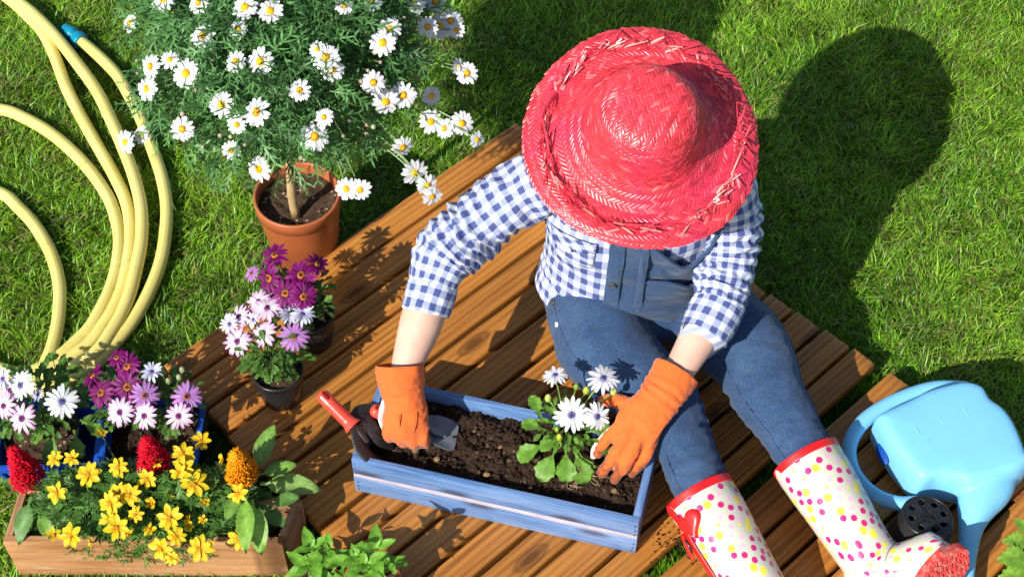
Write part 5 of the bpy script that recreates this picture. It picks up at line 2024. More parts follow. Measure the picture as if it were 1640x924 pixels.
V, F = lathe([(R1 - .004, hb - .003), (R1 - .003, hb - .0002), (R1 - .001, hb), (R1, hb - .002), (R1 + (R0 - R1) * .85, .014), (R0 + .002, .013), (R0 + .0025, .002), (R0 + .001, .001), (R0 - .001, .004), (R0 - .004, .014), (R1 - .003, hb - .004)], 56)
obj('wall', V @ tm + ct, F, M['black_plastic'], up_)
mb = MB()
for k in range(4):
    a = k * pi / 2 + .6
    e_ = np.array([cos(a), sin(a), 0])
    s_ = np.array([-sin(a), cos(a), 0]) * .0022
    p, q_ = e_ * .006, e_ * .030
    z0, z1 = np.array([0, 0, hb - .0012]), np.array([0, 0, hb + .0008])
    v, f = hexa([p - s_ + z0, q_ - s_ + z0, q_ + s_ + z0, p + s_ + z0], [p - s_ + z1, q_ - s_ + z1, q_ + s_ + z1, p + s_ + z1])
    mb.add(v @ tm + ct, f)
mb.build('ribs', M['black_plastic'], up_, False, 'stuff', False, False)

# ================================================================== the person
def pz(x, y, z, *r):
    return tuple(at(x, y, z)) + tuple(r)


person = thing('person', 'person in a red straw hat, checked shirt and denim dungarees planting flowers on the deck', 'person', (.205, -.06, DECK))
CELL = 0.0246                                   # one white + one blue stripe of the gingham


def folds(seed, zones, coarse=.0022, cs=.05, fine=.0008):
    """Cloth folds on a tube: zones = (centre arc, spread, wavelength, amplitude)."""
    def f(S, TH):
        sh = S.shape
        c, s = np.cos(TH).ravel(), np.sin(TH).ravel()
        Sr = S.ravel()
        Pn = np.column_stack([c * 1.3, s * 1.3, Sr / cs])
        d = coarse * fbm(Pn, 3, seed)
        ph = fbm(np.column_stack([c * 1.1, s * 1.1, Sr / .09]), 2, seed + 7)
        am = fbm(np.column_stack([c * 1.6, s * 1.6, Sr / .035]), 2, seed + 9)
        for (c0, sp, lam, A) in zones:
            w = np.sin(2 * pi * Sr / lam + 5.0 * ph)
            w = np.sign(w) * np.abs(w) ** .8
            d = d + A * np.exp(-((Sr - c0) / sp) ** 2) * w * np.clip(.75 + .8 * am, 0.1, 1.5)
        d = d + fine * fbm(np.column_stack([c * 9, s * 9, Sr / .006]), 2, seed + 3)
        return d.reshape(sh)
    return f


def cloth(pts, n, seg, disp, uscale, hint=(0, 0, -1), cap=False, fixed=False, u0=0.0):
    Q = spline(pts, n)
    V, F, uv = sweep(Q[:, :3], Q[:, 3], seg, Q[:, 4] if Q.shape[1] > 4 else None, cap, hint, disp, fixed)
    return V, F, np.column_stack([uv[:, 0] * uscale + u0, uv[:, 1] / CELL])


# ---- torso surface, shared by shirt, bib and pocket
TOR = np.array([(.203, -.080, .185, .112, .158), (.203, -.082, .24, .104, .150), (.204, -.088, .31, .099, .149), (.206, -.096, .38, .095, .150), (.207, -.102, .435, .086, .150), (.207, -.106, .475, .070, .138), (.207, -.112, .505, .050, .095), (.207, -.120, .530, .040, .052)])
TQ = spline(TOR, 140)
tor_disp = folds(5, [(.05, .05, .030, .0016), (.20, .06, .045, .0016)], .0040, .06, .0005)
shirt_parts = MB()
V, F, uv = cloth(TOR, 140, 120, tor_disp, 34, (0, -1, 0), False, True)
uv[:, 1] *= .72
shirt_parts.add(V, F, uv=uv)
SR = [pz(975, 285, .478, .048), pz(925, 285, .476, .056), pz(868, 292, .462, .0575), pz(808, 328, .430, .0535), pz(752, 370, .392, .0525), pz(716, 405, .360, .0520), pz(700, 438, .338, .0455), pz(692, 462, .324, .0410)]
V, F, uv = cloth(SR, 230, 72, folds(11, [(.285, .050, .0185, .0068), (.23, .05, .026, .0048), (.13, .06, .040, .0032)], .0042, .05), 15)
shirt_parts.add(V, F, uv=uv)
CRf = [pz(695, 452, .330, .0405), pz(692, 464, .3235, .0425), pz(681, 498, .304, .0405), pz(681, 499, .3035, .0385), pz(690, 470, .319, .0375)]
V, F, uv = cloth(CRf[:3], 26, 56, folds(12, [], .0012, .03), 11)
shirt_parts.add(V, F, uv=uv)
V, F, uv = cloth([CRf[2], pz(680.7, 499.2, .3033, .0385), CRf[4]], 14, 56, None, 11)
shirt_parts.add(V, F, uv=uv)
SL = [pz(1075, 285, .478, .048), pz(1125, 283, .476, .056), pz(1158, 298, .460, .0550), pz(1168, 350, .405, .0515), pz(1166, 405, .360, .0490), pz(1160, 450, .334, .0475), pz(1152, 487, .314, .0440)]
V, F, uv = cloth(SL, 220, 72, folds(14, [(.25, .045, .0185, .0058), (.19, .045, .026, .0045), (.10, .06, .040, .0032)], .0042, .05), 15)
shirt_parts.add(V, F, uv=uv)
V, F, uv = cloth([pz(1157, 476, .320, .0425), pz(1150, 490, .313, .0450), pz(1126, 536, .293, .0430)], 26, 56, folds(15, [], .0012, .03), 11)
shirt_parts.add(V, F, uv=uv)
V, F, uv = cloth([pz(1126, 536, .293, .0430), pz(1125.6, 537, .2927, .041), pz(1150, 490, .313, .039)], 14, 56, None, 11)
shirt_parts.add(V, F, uv=uv)
shirt = shirt_parts.build('shirt', M['gingham'], person, colors=False)
sm = shirt.modifiers.new('thickness', 'SOLIDIFY'); sm.thickness = .0009


def torso_point(th, z, off):
    k = np.interp(z, TQ[:, 2], np.arange(len(TQ)))
    c = np.array([np.interp(k, np.arange(len(TQ)), TQ[:, i]) for i in range(5)])
    arc = k / (len(TQ) - 1) * np.sum(np.linalg.norm(np.diff(TQ[:, :3], axis=0), axis=1))
    d = tor_disp(np.array([[arc]]), np.array([[th]]))[0, 0]
    return np.array([c[0] + (c[4] + d + off) * sin(th), c[1] - (c[3] + d + off) * cos(th), z])


def patch(th0, th1, z0, z1, nu, nv, off, edge=None, fold=0.0, seed=0, bottom=None):
    V = []
    for i in range(nu):
        u = i / (nu - 1)
        th = th0 + (th1 - th0) * u
        zt = z1 + (edge(u) if edge else 0)
        zb = z0 + (bottom(u) if bottom else 0)
        for j in range(nv):
            v = j / (nv - 1)
            z = zb + (zt - zb) * v
            o_ = off(u, v) if callable(off) else off
            o_ += fold * fbm(np.array([[u * 3.0 + v * 1.5, v * 4.0, seed]]), 3, seed)[0]
            V.append(torso_point(th, z, o_))
    F = [(i * nv + j, (i + 1) * nv + j, (i + 1) * nv + j + 1, i * nv + j + 1) for i in range(nu - 1) for j in range(nv - 1)]
    return np.array(V), F


# chest pocket with its flap, on the shirt
V, F = patch(radians(-62), radians(-27), .355, .418, 16, 14, .0026)
po = obj('shirt_pocket', V, F, M['gingham'], person, True, np.column_stack([(V[:, 0] - .1) / CELL, V[:, 2] / CELL * 1.1 + .3]))
po.modifiers.new('t', 'SOLIDIFY').thickness = .0012
V, F = patch(radians(-63), radians(-26), .402, .424, 18, 8, .0052, None, 0, 0, lambda u: -.012 * (1 - abs(2 * u - 1)))
po = obj('shirt_pocket_flap', V, F, M['gingham'], person, True, np.column_stack([(V[:, 0] + V[:, 2] * .6) / CELL, (V[:, 2] - V[:, 0] * .5) / CELL]))
po.modifiers.new('t', 'SOLIDIFY').thickness = .0014

# ---- dungarees
PR = [(.138, -.075, .165, .088), pz(975, 562, .180, .083), pz(1056, 640, .172, .0620), pz(1096, 715, .160, .0510), pz(1121, 776, .153, .0480), pz(1150, 825, .146, .043)]
PL = [(.285, -.075, .165, .088), pz(1190, 556, .174, .077), pz(1232, 632, .172, .0625), pz(1266, 690, .163, .0520), pz(1298, 742, .156, .0485), pz(1325, 790, .148, .043)]
V, F, NN = remesh([ellipsoid((.205, -.060, .165), (.150, .112, .098), None, 32, 22), ellipsoid((.205, -.075, .215), (.143, .100, .085), None, 32, 22), ellipsoid((.232, -.140, .185), (.095, .062, .052), None, 24, 18), limb(PR, 40, 28), limb(PL, 40, 28)], .0058, 10)
dd = fbm(V * 26, 3, 71) * .0026 + fbm(V * 70, 2, 72) * .0009
for leg, sd in ((PR, 3), (PL, 5)):
    Qs = spline([p[:3] for p in leg], 160)
    D2 = ((V[:, None, :] - Qs[None, ::4]) ** 2).sum(2)
    k = D2.argmin(1) * 4
    s = k / 159 * np.sum(np.linalg.norm(np.diff(Qs, axis=0), axis=1))
    Lt = np.sum(np.linalg.norm(np.diff(Qs, axis=0), axis=1))
    near = np.exp(-np.maximum(0, np.sqrt(D2.min(1)) - .085) / .01)
    T_, N_, B_ = frames(Qs)
    rel = V - Qs[k]
    sc = (rel * T_[k]).sum(1)
    s = s + sc
    ph = fbm(V * 16, 2, 80 + sd)
    env = np.exp(-((s - Lt * .62) / (Lt * .16)) ** 2) + .75 * np.exp(-((s - Lt * .12) / (Lt * .10)) ** 2) + .5 * np.exp(-((s - Lt * .84) / (Lt * .08)) ** 2)
    w = np.sin(2 * pi * s / .021 + 7 * ph)
    dd += .0030 * env * near * np.maximum(w, -.35) * np.clip(.5 + 1.2 * fbm(V * 22, 2, 90 + sd), 0, 1.4)
dung = obj('dungarees', V + NN * dd[:, None], F, M['denim'], person)
DT = BVHTree.FromPolygons([Vector(p) for p in V + NN * dd[:, None]], F)
# stitched side and inner seams along the legs
for leg in (PR, PL):
    Qs = spline(leg, 70)
    T_, N_, B_ = frames(Qs[:, :3])
    for ang in (radians(62), radians(-62)):
        pts = []
        for k in range(8, 66):
            d_ = N_[k] * cos(ang) + B_[k] * sin(ang)
            hit, hn, _, dist = DT.find_nearest(Vector(Qs[k, :3] + d_ * (Qs[k, 3] + .004)))
            if hit is not None:
                pts.append(tuple(np.array(hit) + np.array(hn) * .0004))
        V, F, uv = sweep(spline(pts, 120), .0011, 6)
        obj('side_seam', V, F, M['denim'], dung)
# bib, pocket, straps
bibV, bibF = patch(radians(-15), radians(66), .205, .452, 56, 60, lambda u, v: .0068 + .006 * np.exp(-((v - .16) / .10) ** 2) + .004 * np.sin(u * 3.1) * v, lambda u: -.085 * np.exp(-((u - .58) / .24) ** 2), .0045, 3)
o = obj('bib', bibV, bibF, M['denim'], dung)
o.modifiers.new('t', 'SOLIDIFY').thickness = .0022
pkV, pkF = patch(radians(6), radians(58), .232, .345, 30, 30, lambda u, v: .0115 + .010 * v ** 2 * np.sin(pi * u), lambda u: -.040 * np.exp(-((u - .62) / .26) ** 2), .0022, 5, lambda u: .012 * (2 * u - 1) ** 4)
o = obj('bib_pocket', pkV, pkF, M['denim'], dung)
o.modifiers.new('t', 'SOLIDIFY').thickness = .002
# rolled top edge of the bib and of the pocket
for VV, nu_, nv_ in ((bibV, 56, 60), (pkV, 30, 30)):
    top = VV.reshape(nu_, nv_, 3)[:, -1]
    V, F, uv = sweep(spline(top, 60), .0034, 10)
    obj('hem', V, F, M['denim'], dung)
    side = VV.reshape(nu_, nv_, 3)[0]
    V, F, uv = sweep(spline(side, 50), .0022, 8)
    obj('hem', V, F, M['denim'], dung)
V, F = patch(radians(-17.5), radians(-8), .192, .455, 10, 60, .0112, None, .0018, 8)
o = obj('button_placket', V, F, M['denim'], dung)
o.modifiers.new('t', 'SOLIDIFY').thickness = .002
V, F = patch(radians(1.0), radians(6), .26, .44, 8, 40, lambda u, v: .0125 + .003 * sin(u * pi), None, .0018, 9)
o = obj('fold', V, F, M['denim'], dung)
o.modifiers.new('t', 'SOLIDIFY').thickness = .002
for th in (radians(-12), radians(56)):
    pts = [torso_point(th, z, .008) for z in (.44, .46, .48)]
    x0 = .207 + (pts[-1][0] - .207) * .9
    pts += [np.array([x0, -.135, .512]), np.array([x0 * .98 + .004, -.085, .520]), np.array([.207 + (x0 - .207) * .7, -.03, .46]), np.array([.207 + (x0 - .207) * .4, .005, .36]), np.array([.207 + (x0 - .207) * .3, .015, .25])]
    Q = spline(pts, 60)
    V, F, uv = sweep(Q, .0035, 14, .016, True, (0, -1, .3))
    obj('strap', V, F, M['denim'], dung)
for nm, (x, y, z), R_, mt, host in (('button', (886, 484, .235), .0072, 'dark_button', dung), ('button', (893, 520, .225), .0048, 'button', dung), ('button', (995, 420, None), .0062, 'dark_button', dung), ('button', (964, 394, None), .0052, 'button', person)):
    if z is None:
        th = radians(-13 if R_ > .006 else -44)
        zz = .335 if R_ > .006 else .396
        p = torso_point(th, zz, .0150 if R_ > .006 else .0085)
        nn_ = np.array([sin(th), -cos(th), .12])
    else:
        d_ = (Vector(at(x, y, 0)) - CAMPOS).normalized()
        hit, hn, _, _ = DT.ray_cast(CAMPOS, d_)
        p = np.array(hit) if hit else np.array(at(x, y, z))
        nn_ = np.array(hn) if hit else np.array([-.45, -.5, .7])
        p = p + nn_ * .001
    nn_ /= np.linalg.norm(nn_)
    V, F = lathe([(.0001, .0011), (R_ * .55, .0010), (R_ * .72, .0018), (R_ * .92, .0020), (R_, .0008), (R_ * .9, -.001), (.0001, -.001)], 24)
    q_ = np.array(Vector(nn_).to_track_quat('Z', 'Y').to_matrix())
    obj(nm, V @ q_.T + p, F, M[mt], host)

# ---- body: one continuous skin surface
HC_ = np.array([.205, -.117, .615])                       # centre of the hat's brim
HN = np.array([.030, -.375, .925]); HN /= np.linalg.norm(HN)
HF = np.array([0, -.93, -.37]); HF -= HN * (HF @ HN); HF /= np.linalg.norm(HF)
HX = np.cross(HF, HN)                                      # the person's own left-right axis
hc = HC_ - HN * .032 + HF * .004
HR = np.column_stack([HX, HF, HN])
head = ellipsoid(hc, (.056, .068, .084), HR, 28, 20)
hp_ = lambda a, b, c: hc + HX * a + HF * b + HN * c
face = [ellipsoid(hp_(0, .035, -.040), (.040, .040, .042), HR), limb([tuple(hp_(0, .064, .010)) + (.006,), tuple(hp_(0, .074, -.008)) + (.0085,), tuple(hp_(0, .078, -.020)) + (.0100,)], 8, 10),
        ellipsoid(hp_(0, .052, -.070), (.019, .018, .014), HR), ellipsoid(hp_(0, .060, .018), (.036, .010, .008), HR), limb([tuple(hp_(-.014, .066, -.041)) + (.0050,), tuple(hp_(0, .0705, -.0405)) + (.0062,), tuple(hp_(.014, .066, -.041)) + (.0050,)], 8, 8),
        ellipsoid(hp_(-.056, -.006, -.010), (.006, .012, .019), HR), ellipsoid(hp_(.056, -.006, -.010), (.006, .012, .019), HR), ellipsoid(hp_(-.026, .050, -.022), (.018, .015, .015), HR), ellipsoid(hp_(.026, .050, -.022), (.018, .015, .015), HR)]
AR = [pz(925, 285, .474, .042), pz(868, 295, .458, .044), pz(752, 375, .388, .040), pz(712, 412, .355, .038), pz(692, 460, .325, .0365), pz(675, 515, .298, .0365), pz(659, 562, .277, .0300), pz(650, 592, .263, .0258), pz(648, 620, .247, .0250)]
AL = [pz(1125, 285, .474, .042), pz(1158, 300, .458, .044), pz(1168, 355, .400, .040), pz(1164, 415, .352, .038), pz(1160, 462, .326, .0360), pz(1128, 523, .298, .0345), pz(1104, 566, .281, .0295), pz(1083, 600, .268, .0255), pz(1066, 625, .257, .0250)]
# fingers: (joints as photo pixels and heights) for the right fist and the left open hand
GR_F = [[(626, 672, .206), (622, 690, .192), (625, 700, .170), (634, 690, .158)], [(643, 676, .205), (641, 696, .189), (644, 707, .166), (652, 697, .154)], [(660, 678, .203), (660, 700, .186), (664, 711, .163), (670, 702, .151)], [(676, 678, .198), (678, 700, .182), (681, 709, .161), (684, 702, .152)]]
GR_T = [(626, 645, .225), (618, 658, .205), (621, 672, .182), (635, 680, .165)]
GL_F = [[(1000, 678, .222), (982, 692, .209), (966, 710, .190), (958, 726, .172)], [(1008, 690, .222), (994, 713, .207), (977, 738, .182), (963, 757, .158)], [(1025, 697, .220), (1013, 722, .205), (999, 747, .180), (986, 768, .156)], [(1046, 694, .213), (1038, 717, .199), (1026, 740, .178), (1012, 758, .158)]]
GL_T = [(1028, 650, .236), (1003, 645, .225), (983, 641, .214), (966, 641, .204)]
arms = [limb(AR, 44, 20), limb(AL, 44, 20)]
hands = [limb([pz(648, 620, .245, .018, .024), pz(652, 650, .222, .016, .028), pz(653, 676, .203, .014, .031)], 12, 16), limb([pz(1066, 625, .256, .018, .024), pz(1045, 650, .240, .014, .028), pz(1020, 685, .222, .012, .031)], 12, 16, True, (.5, .3, .8))]
for fs in (GR_F + [GR_T], GL_F + [GL_T]):
    for f_ in fs:
        hands.append(limb([pz(*j, r_) for j, r_ in zip(f_, (.0086, .0082, .0076, .0066))], 16, 12))
tors = [ellipsoid((.205, -.060, .165), (.128, .095, .085)), limb([(.204, -.07, .2, .085, .125), (.205, -.085, .30, .080, .120), (.206, -.098, .42, .070, .125), (.207, -.105, .46, .055, .110)], 20, 24, True, (0, -1, 0)), limb([(.207, -.100, .46, .04), tuple(hp_(0, -.012, -.085)) + (.036,), tuple(hp_(0, -.01, -.04)) + (.038,)], 12, 16)]
lg = [limb([tuple(p[:3]) + (p[3] * .80,) for p in L_] + [pz(*e, .036)], 30, 18) for L_, e in ((PR, (1205, 905, .135)), (PL, (1372, 868, .133)))]
feet = [limb([pz(1205, 905, .135, .036), pz(1232, 960, .115, .034), pz(1240, 1010, .115, .028), pz(1236, 1060, .12, .018)], 16, 14), limb([pz(1372, 868, .133, .036), pz(1400, 910, .118, .034), pz(1450, 902, .138, .028), pz(1508, 882, .162, .018)], 16, 14)]
V, F, NN = remesh([head] + face + arms + hands + tors + lg + feet, .0058, 3)
obj('body', V, F, M['skin'], person)
for sx in (-1, 1):
    v, f = ellipsoid(hp_(sx * .024, .0585, .0015), (.0095, .0070, .0060), HR, 14, 10)
    e_ = obj('eye', v, f, M['eye'], person)
    v, f = ellipsoid(hp_(sx * .024, .0648, .000), (.0040, .0018, .0040), HR, 12, 8)
    obj('iris', v, f, M['iris'], e_)
v, f = ellipsoid(hp_(0, .0745, -.0410), (.013, .0030, .0050), HR, 16, 8)
obj('lips', v, f, M['lip'], person)
# hair: a cap of locks under the hat, long at the sides
mb = MB()
v, f = ellipsoid(hc + HN * .004 - HF * .006, (.060, .068, .084), HR, 26, 18)
v = v[:]
mb.add(v, f)
rr = random.Random(12)
for i in range(150):
    a = rr.uniform(.62, 2 * pi - .62) + pi / 2
    d_ = HX * cos(a) * .060 + HF * sin(a) * .068
    p0 = hc + d_ * 1.02 + HN * .03
    p1 = hc + d_ * 1.09 - HN * .045 + np.array([0, 0, -.01])
    front = sin(a) > .1
    sgn = 1 if cos(a) > 0 else -1
    p2 = p1 + np.array([sgn * rr.uniform(-.004, .016), rr.uniform(-.022, .0) if front else rr.uniform(.0, .02), -rr.uniform(.03, .055)])
    p3 = p2 + np.array([rr.uniform(-.01, .01), rr.uniform(-.014, .004), -rr.uniform(.015, .04)])
    V, F, uv = sweep(spline([tuple(p0), tuple(p1), tuple(p2), tuple(p3)], 14), np.linspace(.0042, .0009, 14), 6)
    mb.add(V, F)
mb.build('hair', M['hair'], person, colors=False, uvs=False)

# ---- gloves
def glove(name, cuff, palm, fingers, thumb, label, seed, hint):
    g_ = link(name, None, person, Vector(at(*palm[0][:3])) - person.location)
    pieces = [limb(palm, 18, 22, True, hint)]
    for f_ in fingers:
        pieces.append(limb([pz(*j, r_) for j, r_ in zip(f_, (.0125, .0120, .0112, .0092))], 20, 16))
    pieces.append(limb([pz(*j, r_) for j, r_ in zip(thumb, (.0150, .0135, .0125, .0100))], 20, 16))
    V, F, NN = remesh(pieces, .0029, 3)
    d = fbm(V * 45, 3, seed) * .0019 - .0016 * np.abs(fbm(V * np.array([60, 60, 110]), 2, seed + 4)) + fbm(V * 170, 2, seed + 2) * .0006
    obj('glove_hand', V + NN * d[:, None], F, M['glove'], g_)
    Q = spline(cuff, 40)
    V, F, uv = sweep(Q[:, :3], Q[:, 3], 48, Q[:, 4], False, tuple(-np.array(hint)), folds(seed, [(.05, .02, .014, .0014)], .0022, .035))
    o = obj('glove_cuff', V, F, M['glove'], g_)
    o.modifiers.new('t', 'SOLIDIFY').thickness = .0018
    return g_


gr = glove('work_glove', [pz(640, 584, .281, .033, .0395), pz(641, 603, .268, .033, .0385), pz(644, 624, .253, .031, .0360), pz(648, 641, .241, .0285, .0345), pz(650, 652, .231, .0280, .0350)],
           [pz(648, 632, .243, .0255, .0320), pz(650, 655, .226, .0240, .0360), pz(651, 676, .207, .0220, .0390), pz(652, 690, .192, .0190, .0380)], GR_F, GR_T, '', 301, (0, -.45, .9))
gl = glove('work_glove', [pz(1084, 594, .272, .0330, .0400), pz(1074, 611, .265, .0325, .0390), pz(1058, 634, .254, .0300, .0370), pz(1046, 650, .246, .0265, .0360)],
           [pz(1060, 632, .254, .0240, .0330), pz(1040, 658, .240, .0205, .0380), pz(1022, 682, .225, .0170, .0400), pz(1016, 692, .219, .0140, .0390)], GL_F, GL_T, '', 311, (.35, .2, .9))
# pale palm cloth that shows along the edges of both gloves
V, F = limb([pz(617, 642, .232, .010, .006), pz(614, 655, .215, .012, .006), pz(612, 668, .197, .011, .006), pz(615, 681, .180, .009, .005)], 20, 14, True, (0, -.3, .9))
obj('palm_cloth', V, F, M['glove_white'], gr)
v, f = ellipsoid(at(672, 706, .158), (.012, .009, .008), None, 18, 12)
obj('palm_cloth', v, f, M['glove_white'], gr)
V, F = limb([pz(978, 688, .207, .006, .004), pz(964, 703, .193, .0075, .004), pz(954, 719, .176, .008, .0045), pz(951, 731, .165, .006, .004)], 20, 14, True, (-.6, 0, .6))
obj('palm_cloth', V, F, M['glove_white'], gl)
for pts in ([(637, 646, .256), (638, 662, .2455), (640, 680, .226), (638, 697, .198)], [(661, 646, .2555), (663, 662, .245), (665, 681, .225), (660, 700, .196)]):
    V, F, uv = sweep(spline([pz(*p) for p in pts], 24), .0011, 6)
    obj('seam', V, F, M['glove'], gr)

# ---- rubber boots
def boot(path, label, toe_up, n=150):
    Q = spline(path, n)
    V, F, uv = sweep(Q[:, :3], Q[:, 3], 56, Q[:, 4], False, (0, 0, -1), lambda S, TH: .0015 * fbm(np.column_stack([np.cos(TH).ravel(), np.sin(TH).ravel(), S.ravel() / .05]), 2, 5).reshape(S.shape))
    uvm = np.column_stack([uv[:, 0] * 2 * pi * .052, uv[:, 1]])
    b_ = link('rubber_boot', None, person, Vector(Q[0][:3]) - person.location)
    o = obj('boot_shaft', V, F, M['polka'], b_, True, uvm)
    o.modifiers.new('t', 'SOLIDIFY').thickness = .0028
    V, F, uv = sweep(Q[:7, :3], Q[:7, 3] + .0014, 56, Q[:7, 4] + .0014, False, (0, 0, -1))
    o = obj('boot_trim', V, F, M['red_rubber'], b_)
    o.modifiers.new('t', 'SOLIDIFY').thickness = .0044
    return b_, Q


BR, QR = boot([pz(1289, 731, .160, .0565, .0595), pz(1312, 768, .153, .0555, .0580), pz(1345, 820, .142, .0530, .0540), pz(1374, 866, .130, .0490, .0490), pz(1399, 898, .116, .0500, .0470), pz(1428, 914, .118, .0480, .0460), pz(1460, 905, .138, .0400, .0420), pz(1488, 889, .160, .0340, .0380), pz(1506, 876, .176, .0240, .0320), pz(1514, 870, .182, .0100, .0150)], '', 1)
BL_, QL = boot([pz(1118, 787, .162, .0545, .0585), pz(1140, 824, .154, .0535, .0570), pz(1172, 876, .142, .0510, .0530), pz(1202, 926, .130, .0480, .0480), pz(1226, 965, .116, .0470, .0460), pz(1240, 1000, .112, .0440, .0440), pz(1246, 1040, .115, .0380, .0410), pz(1248, 1075, .115, .0300, .0360), pz(1248, 1098, .113, .0150, .0200)], '', 0)


def sole(b_, heel, toe, nrm, W):
    """Ridged red outsole: foot outline from heel to toe, thickness along nrm."""
    heel, toe, nrm = np.array(heel), np.array(toe), np.array(nrm, float)
    f_ = toe - heel; L = np.linalg.norm(f_); f_ /= L
    nrm = nrm - f_ * (nrm @ f_); nrm /= np.linalg.norm(nrm)
    w_ = np.cross(nrm, f_)
    ns, nw = 120, 24
    V = []
    for layer in (0, 1):
        for i in range(ns):
            t = i / (ns - 1)
            hw = W / 2 * (0.74 + .26 * math.sin(pi * min(1, max(0, (t - .25) / .7))) ** 1.0 - .10 * math.exp(-((t - .38) / .12) ** 2)) * min(1, (t / .10) ** .5 if t < .10 else 1) * min(1, ((1 - t) / .16) ** .55 if t > .84 else 1)
            for j in range(nw):
                s = j / (nw - 1) * 2 - 1
                e = 0.0
                if layer:
                    arch = .006 if .36 < t < .46 else 0
                    zig = .010 * abs(((s * 3.0) % 1.0) - .5)
                    rid = 1 if math.sin((t * L + zig) * 2 * pi / .011) > -.2 else 0
                    e = .013 + (.0028 * rid - arch) * (abs(s) < .93)
                V.append(heel + f_ * (t * L) + w_ * (s * hw) + nrm * e)
    F = []
    g2 = ns * nw
    for i in range(ns - 1):
        for j in range(nw - 1):
            a = i * nw + j
            F.append((a, a + 1, a + nw + 1, a + nw))
            F.append((g2 + a, g2 + a + nw, g2 + a + nw + 1, g2 + a + 1))
    for i in range(ns - 1):
        for j in (0, nw - 1):
            a = i * nw + j
            q_ = (a, a + nw, g2 + a + nw, g2 + a)
            F.append(q_ if j == 0 else q_[::-1])
    for i in (0, ns - 1):
        for j in range(nw - 1):
            a = i * nw + j
            F.append((a, a + 1, g2 + a + 1, g2 + a) if i else (a, g2 + a, g2 + a + 1, a + 1))
    return obj('sole', np.array(V), F, M['sole_rubber'], b_, False)


legd = np.array(at(1374, 866, .130)) - np.array(at(1312, 768, .153)); legd /= np.linalg.norm(legd)
hl = np.array(at(1432, 985, .088)); te = np.array(at(1528, 862, .190))
so_ = np.array([.45, -.75, .45]) * .016
sole(BR, hl + so_, te + so_, (.45, -.75, .45), .084)
v, f = ellipsoid(at(1396, 915, .105), (.046, .046, .044), None, 30, 20)
obj('heel', v, f, M['polka'], BR)
sole(BL_, at(1245, 985, .062 + .02), at(1252, 1105, .085), (.0, -.25, -1), .078)

# red heart tab, side strap and buckle on the boot nearer the planter
def on_tube(Q, k, ang):
    T_, N_, B_ = frames(Q[:, :3])
    r1, r2 = Q[k, 3], Q[k, 4]
    nn_ = N_[k] * cos(ang) / r1 + B_[k] * sin(ang) / r2
    return Q[k, :3] + N_[k] * r1 * cos(ang) + B_[k] * r2 * sin(ang), nn_ / np.linalg.norm(nn_), T_[k]


T_, N_, B_ = frames(QL[:, :3])
sgn = -1 if B_[5][0] > 0 else 1                     # the side facing the planter
p, nn_, tt = on_tube(QL, 20, sgn * radians(60))
bt_ = np.cross(nn_, tt)
hv = []
for i in range(60):
    a = 2 * pi * i / 60
    hx = 16 * sin(a) ** 3
    hy = 13 * cos(a) - 5 * cos(2 * a) - 2 * cos(3 * a) - cos(4 * a)
    hv.append((hx / 16 * .0250, hy / 16 * .0250))
V, F = [], []
for dz, k in ((-.006, 1.0), (.0050, 1.0), (.0070, .94), (.0074, .55)):
    for x, y in hv:
        q_ = p + bt_ * x * k - tt * (y * k) + nn_ * (dz - (x * k) ** 2 / (2 * .055))
        V.append(q_)
for i in range(3):
    for j in range(60):
        k = (j + 1) % 60
        F.append((i * 60 + j, i * 60 + k, (i + 1) * 60 + k, (i + 1) * 60 + j))
F.append(tuple(3 * 60 + j for j in range(60)))
obj('heart_tab', np.array(V), F, M['red_rubber'], BL_)
strip = []
for k, a in ((2, 92), (10, 84), (20, 80), (30, 86), (44, 92), (60, 97)):
    q_, nn_, tt = on_tube(QL, k, sgn * radians(a))
    strip.append(tuple(q_ + nn_ * .0012) + (.0030, .0125))
Q = spline(strip, 50)
V, F, uv = sweep(Q[:, :3], Q[:, 3], 14, Q[:, 4], True, tuple(nn_))
obj('side_strap', V, F, M['red_rubber'], BL_)
q_, nn_, tt = on_tube(QL, 30, sgn * radians(98))
bt_ = np.cross(nn_, tt)
loop = [tuple(q_ + nn_ * .006 + tt * .011 * cos(a) + bt_ * .012 * sin(a)) for a in np.linspace(0, 2 * pi, 17)]
V, F, uv = sweep(spline(loop, 50), .0021, 8)
obj('buckle', V, F, M['buckle'], BL_)
V, F = limb([tuple(q_ + nn_ * .004 - tt * .020) + (.003, .008), tuple(q_ + nn_ * .008) + (.003, .008), tuple(q_ + nn_ * .010 + tt * .022) + (.0025, .007)], 14, 12, True, tuple(nn_))
obj('strap_end', V, F, M['red_rubber'], BL_)

# ---- straw hat: sewn braid, each strip of straw is relief on the mesh
hat = link('straw_hat', None, person, Vector(HC_) - person.location)
prof = spline([(.0005, 0, .127), (.028, 0, .1255), (.050, 0, .1200), (.066, 0, .1095), (.0775, 0, .093), (.0840, 0, .069), (.0890, 0, .044), (.096, 0, .023), (.108, 0, .009), (.125, 0, -.006), (.145, 0, -.0085), (.152, 0, -.0065), (.158, 0, -.0045), (.170, 0, -.0050), (.180, 0, -.0085), (.187, 0, -.0140)], 430)
na = 1500
th = np.linspace(0, 2 * pi, na, endpoint=False)
rp, zp = prof[:, 0], prof[:, 2]
sarc = np.concatenate([[0], np.cumsum(np.hypot(np.diff(rp), np.diff(zp)))])
ROW = .0080
Sg, Tg = np.meshgrid(sarc, th, indexing='ij')
Rg = np.repeat(rp[:, None], na, axis=1)
Zg = np.repeat(zp[:, None], na, axis=1)
wob = fbm(np.column_stack([np.cos(Tg).ravel() * 1.5, np.sin(Tg).ravel() * 1.5, Sg.ravel() * 12]), 2, 77).reshape(Sg.shape)
Sw = Sg + wob * .0034
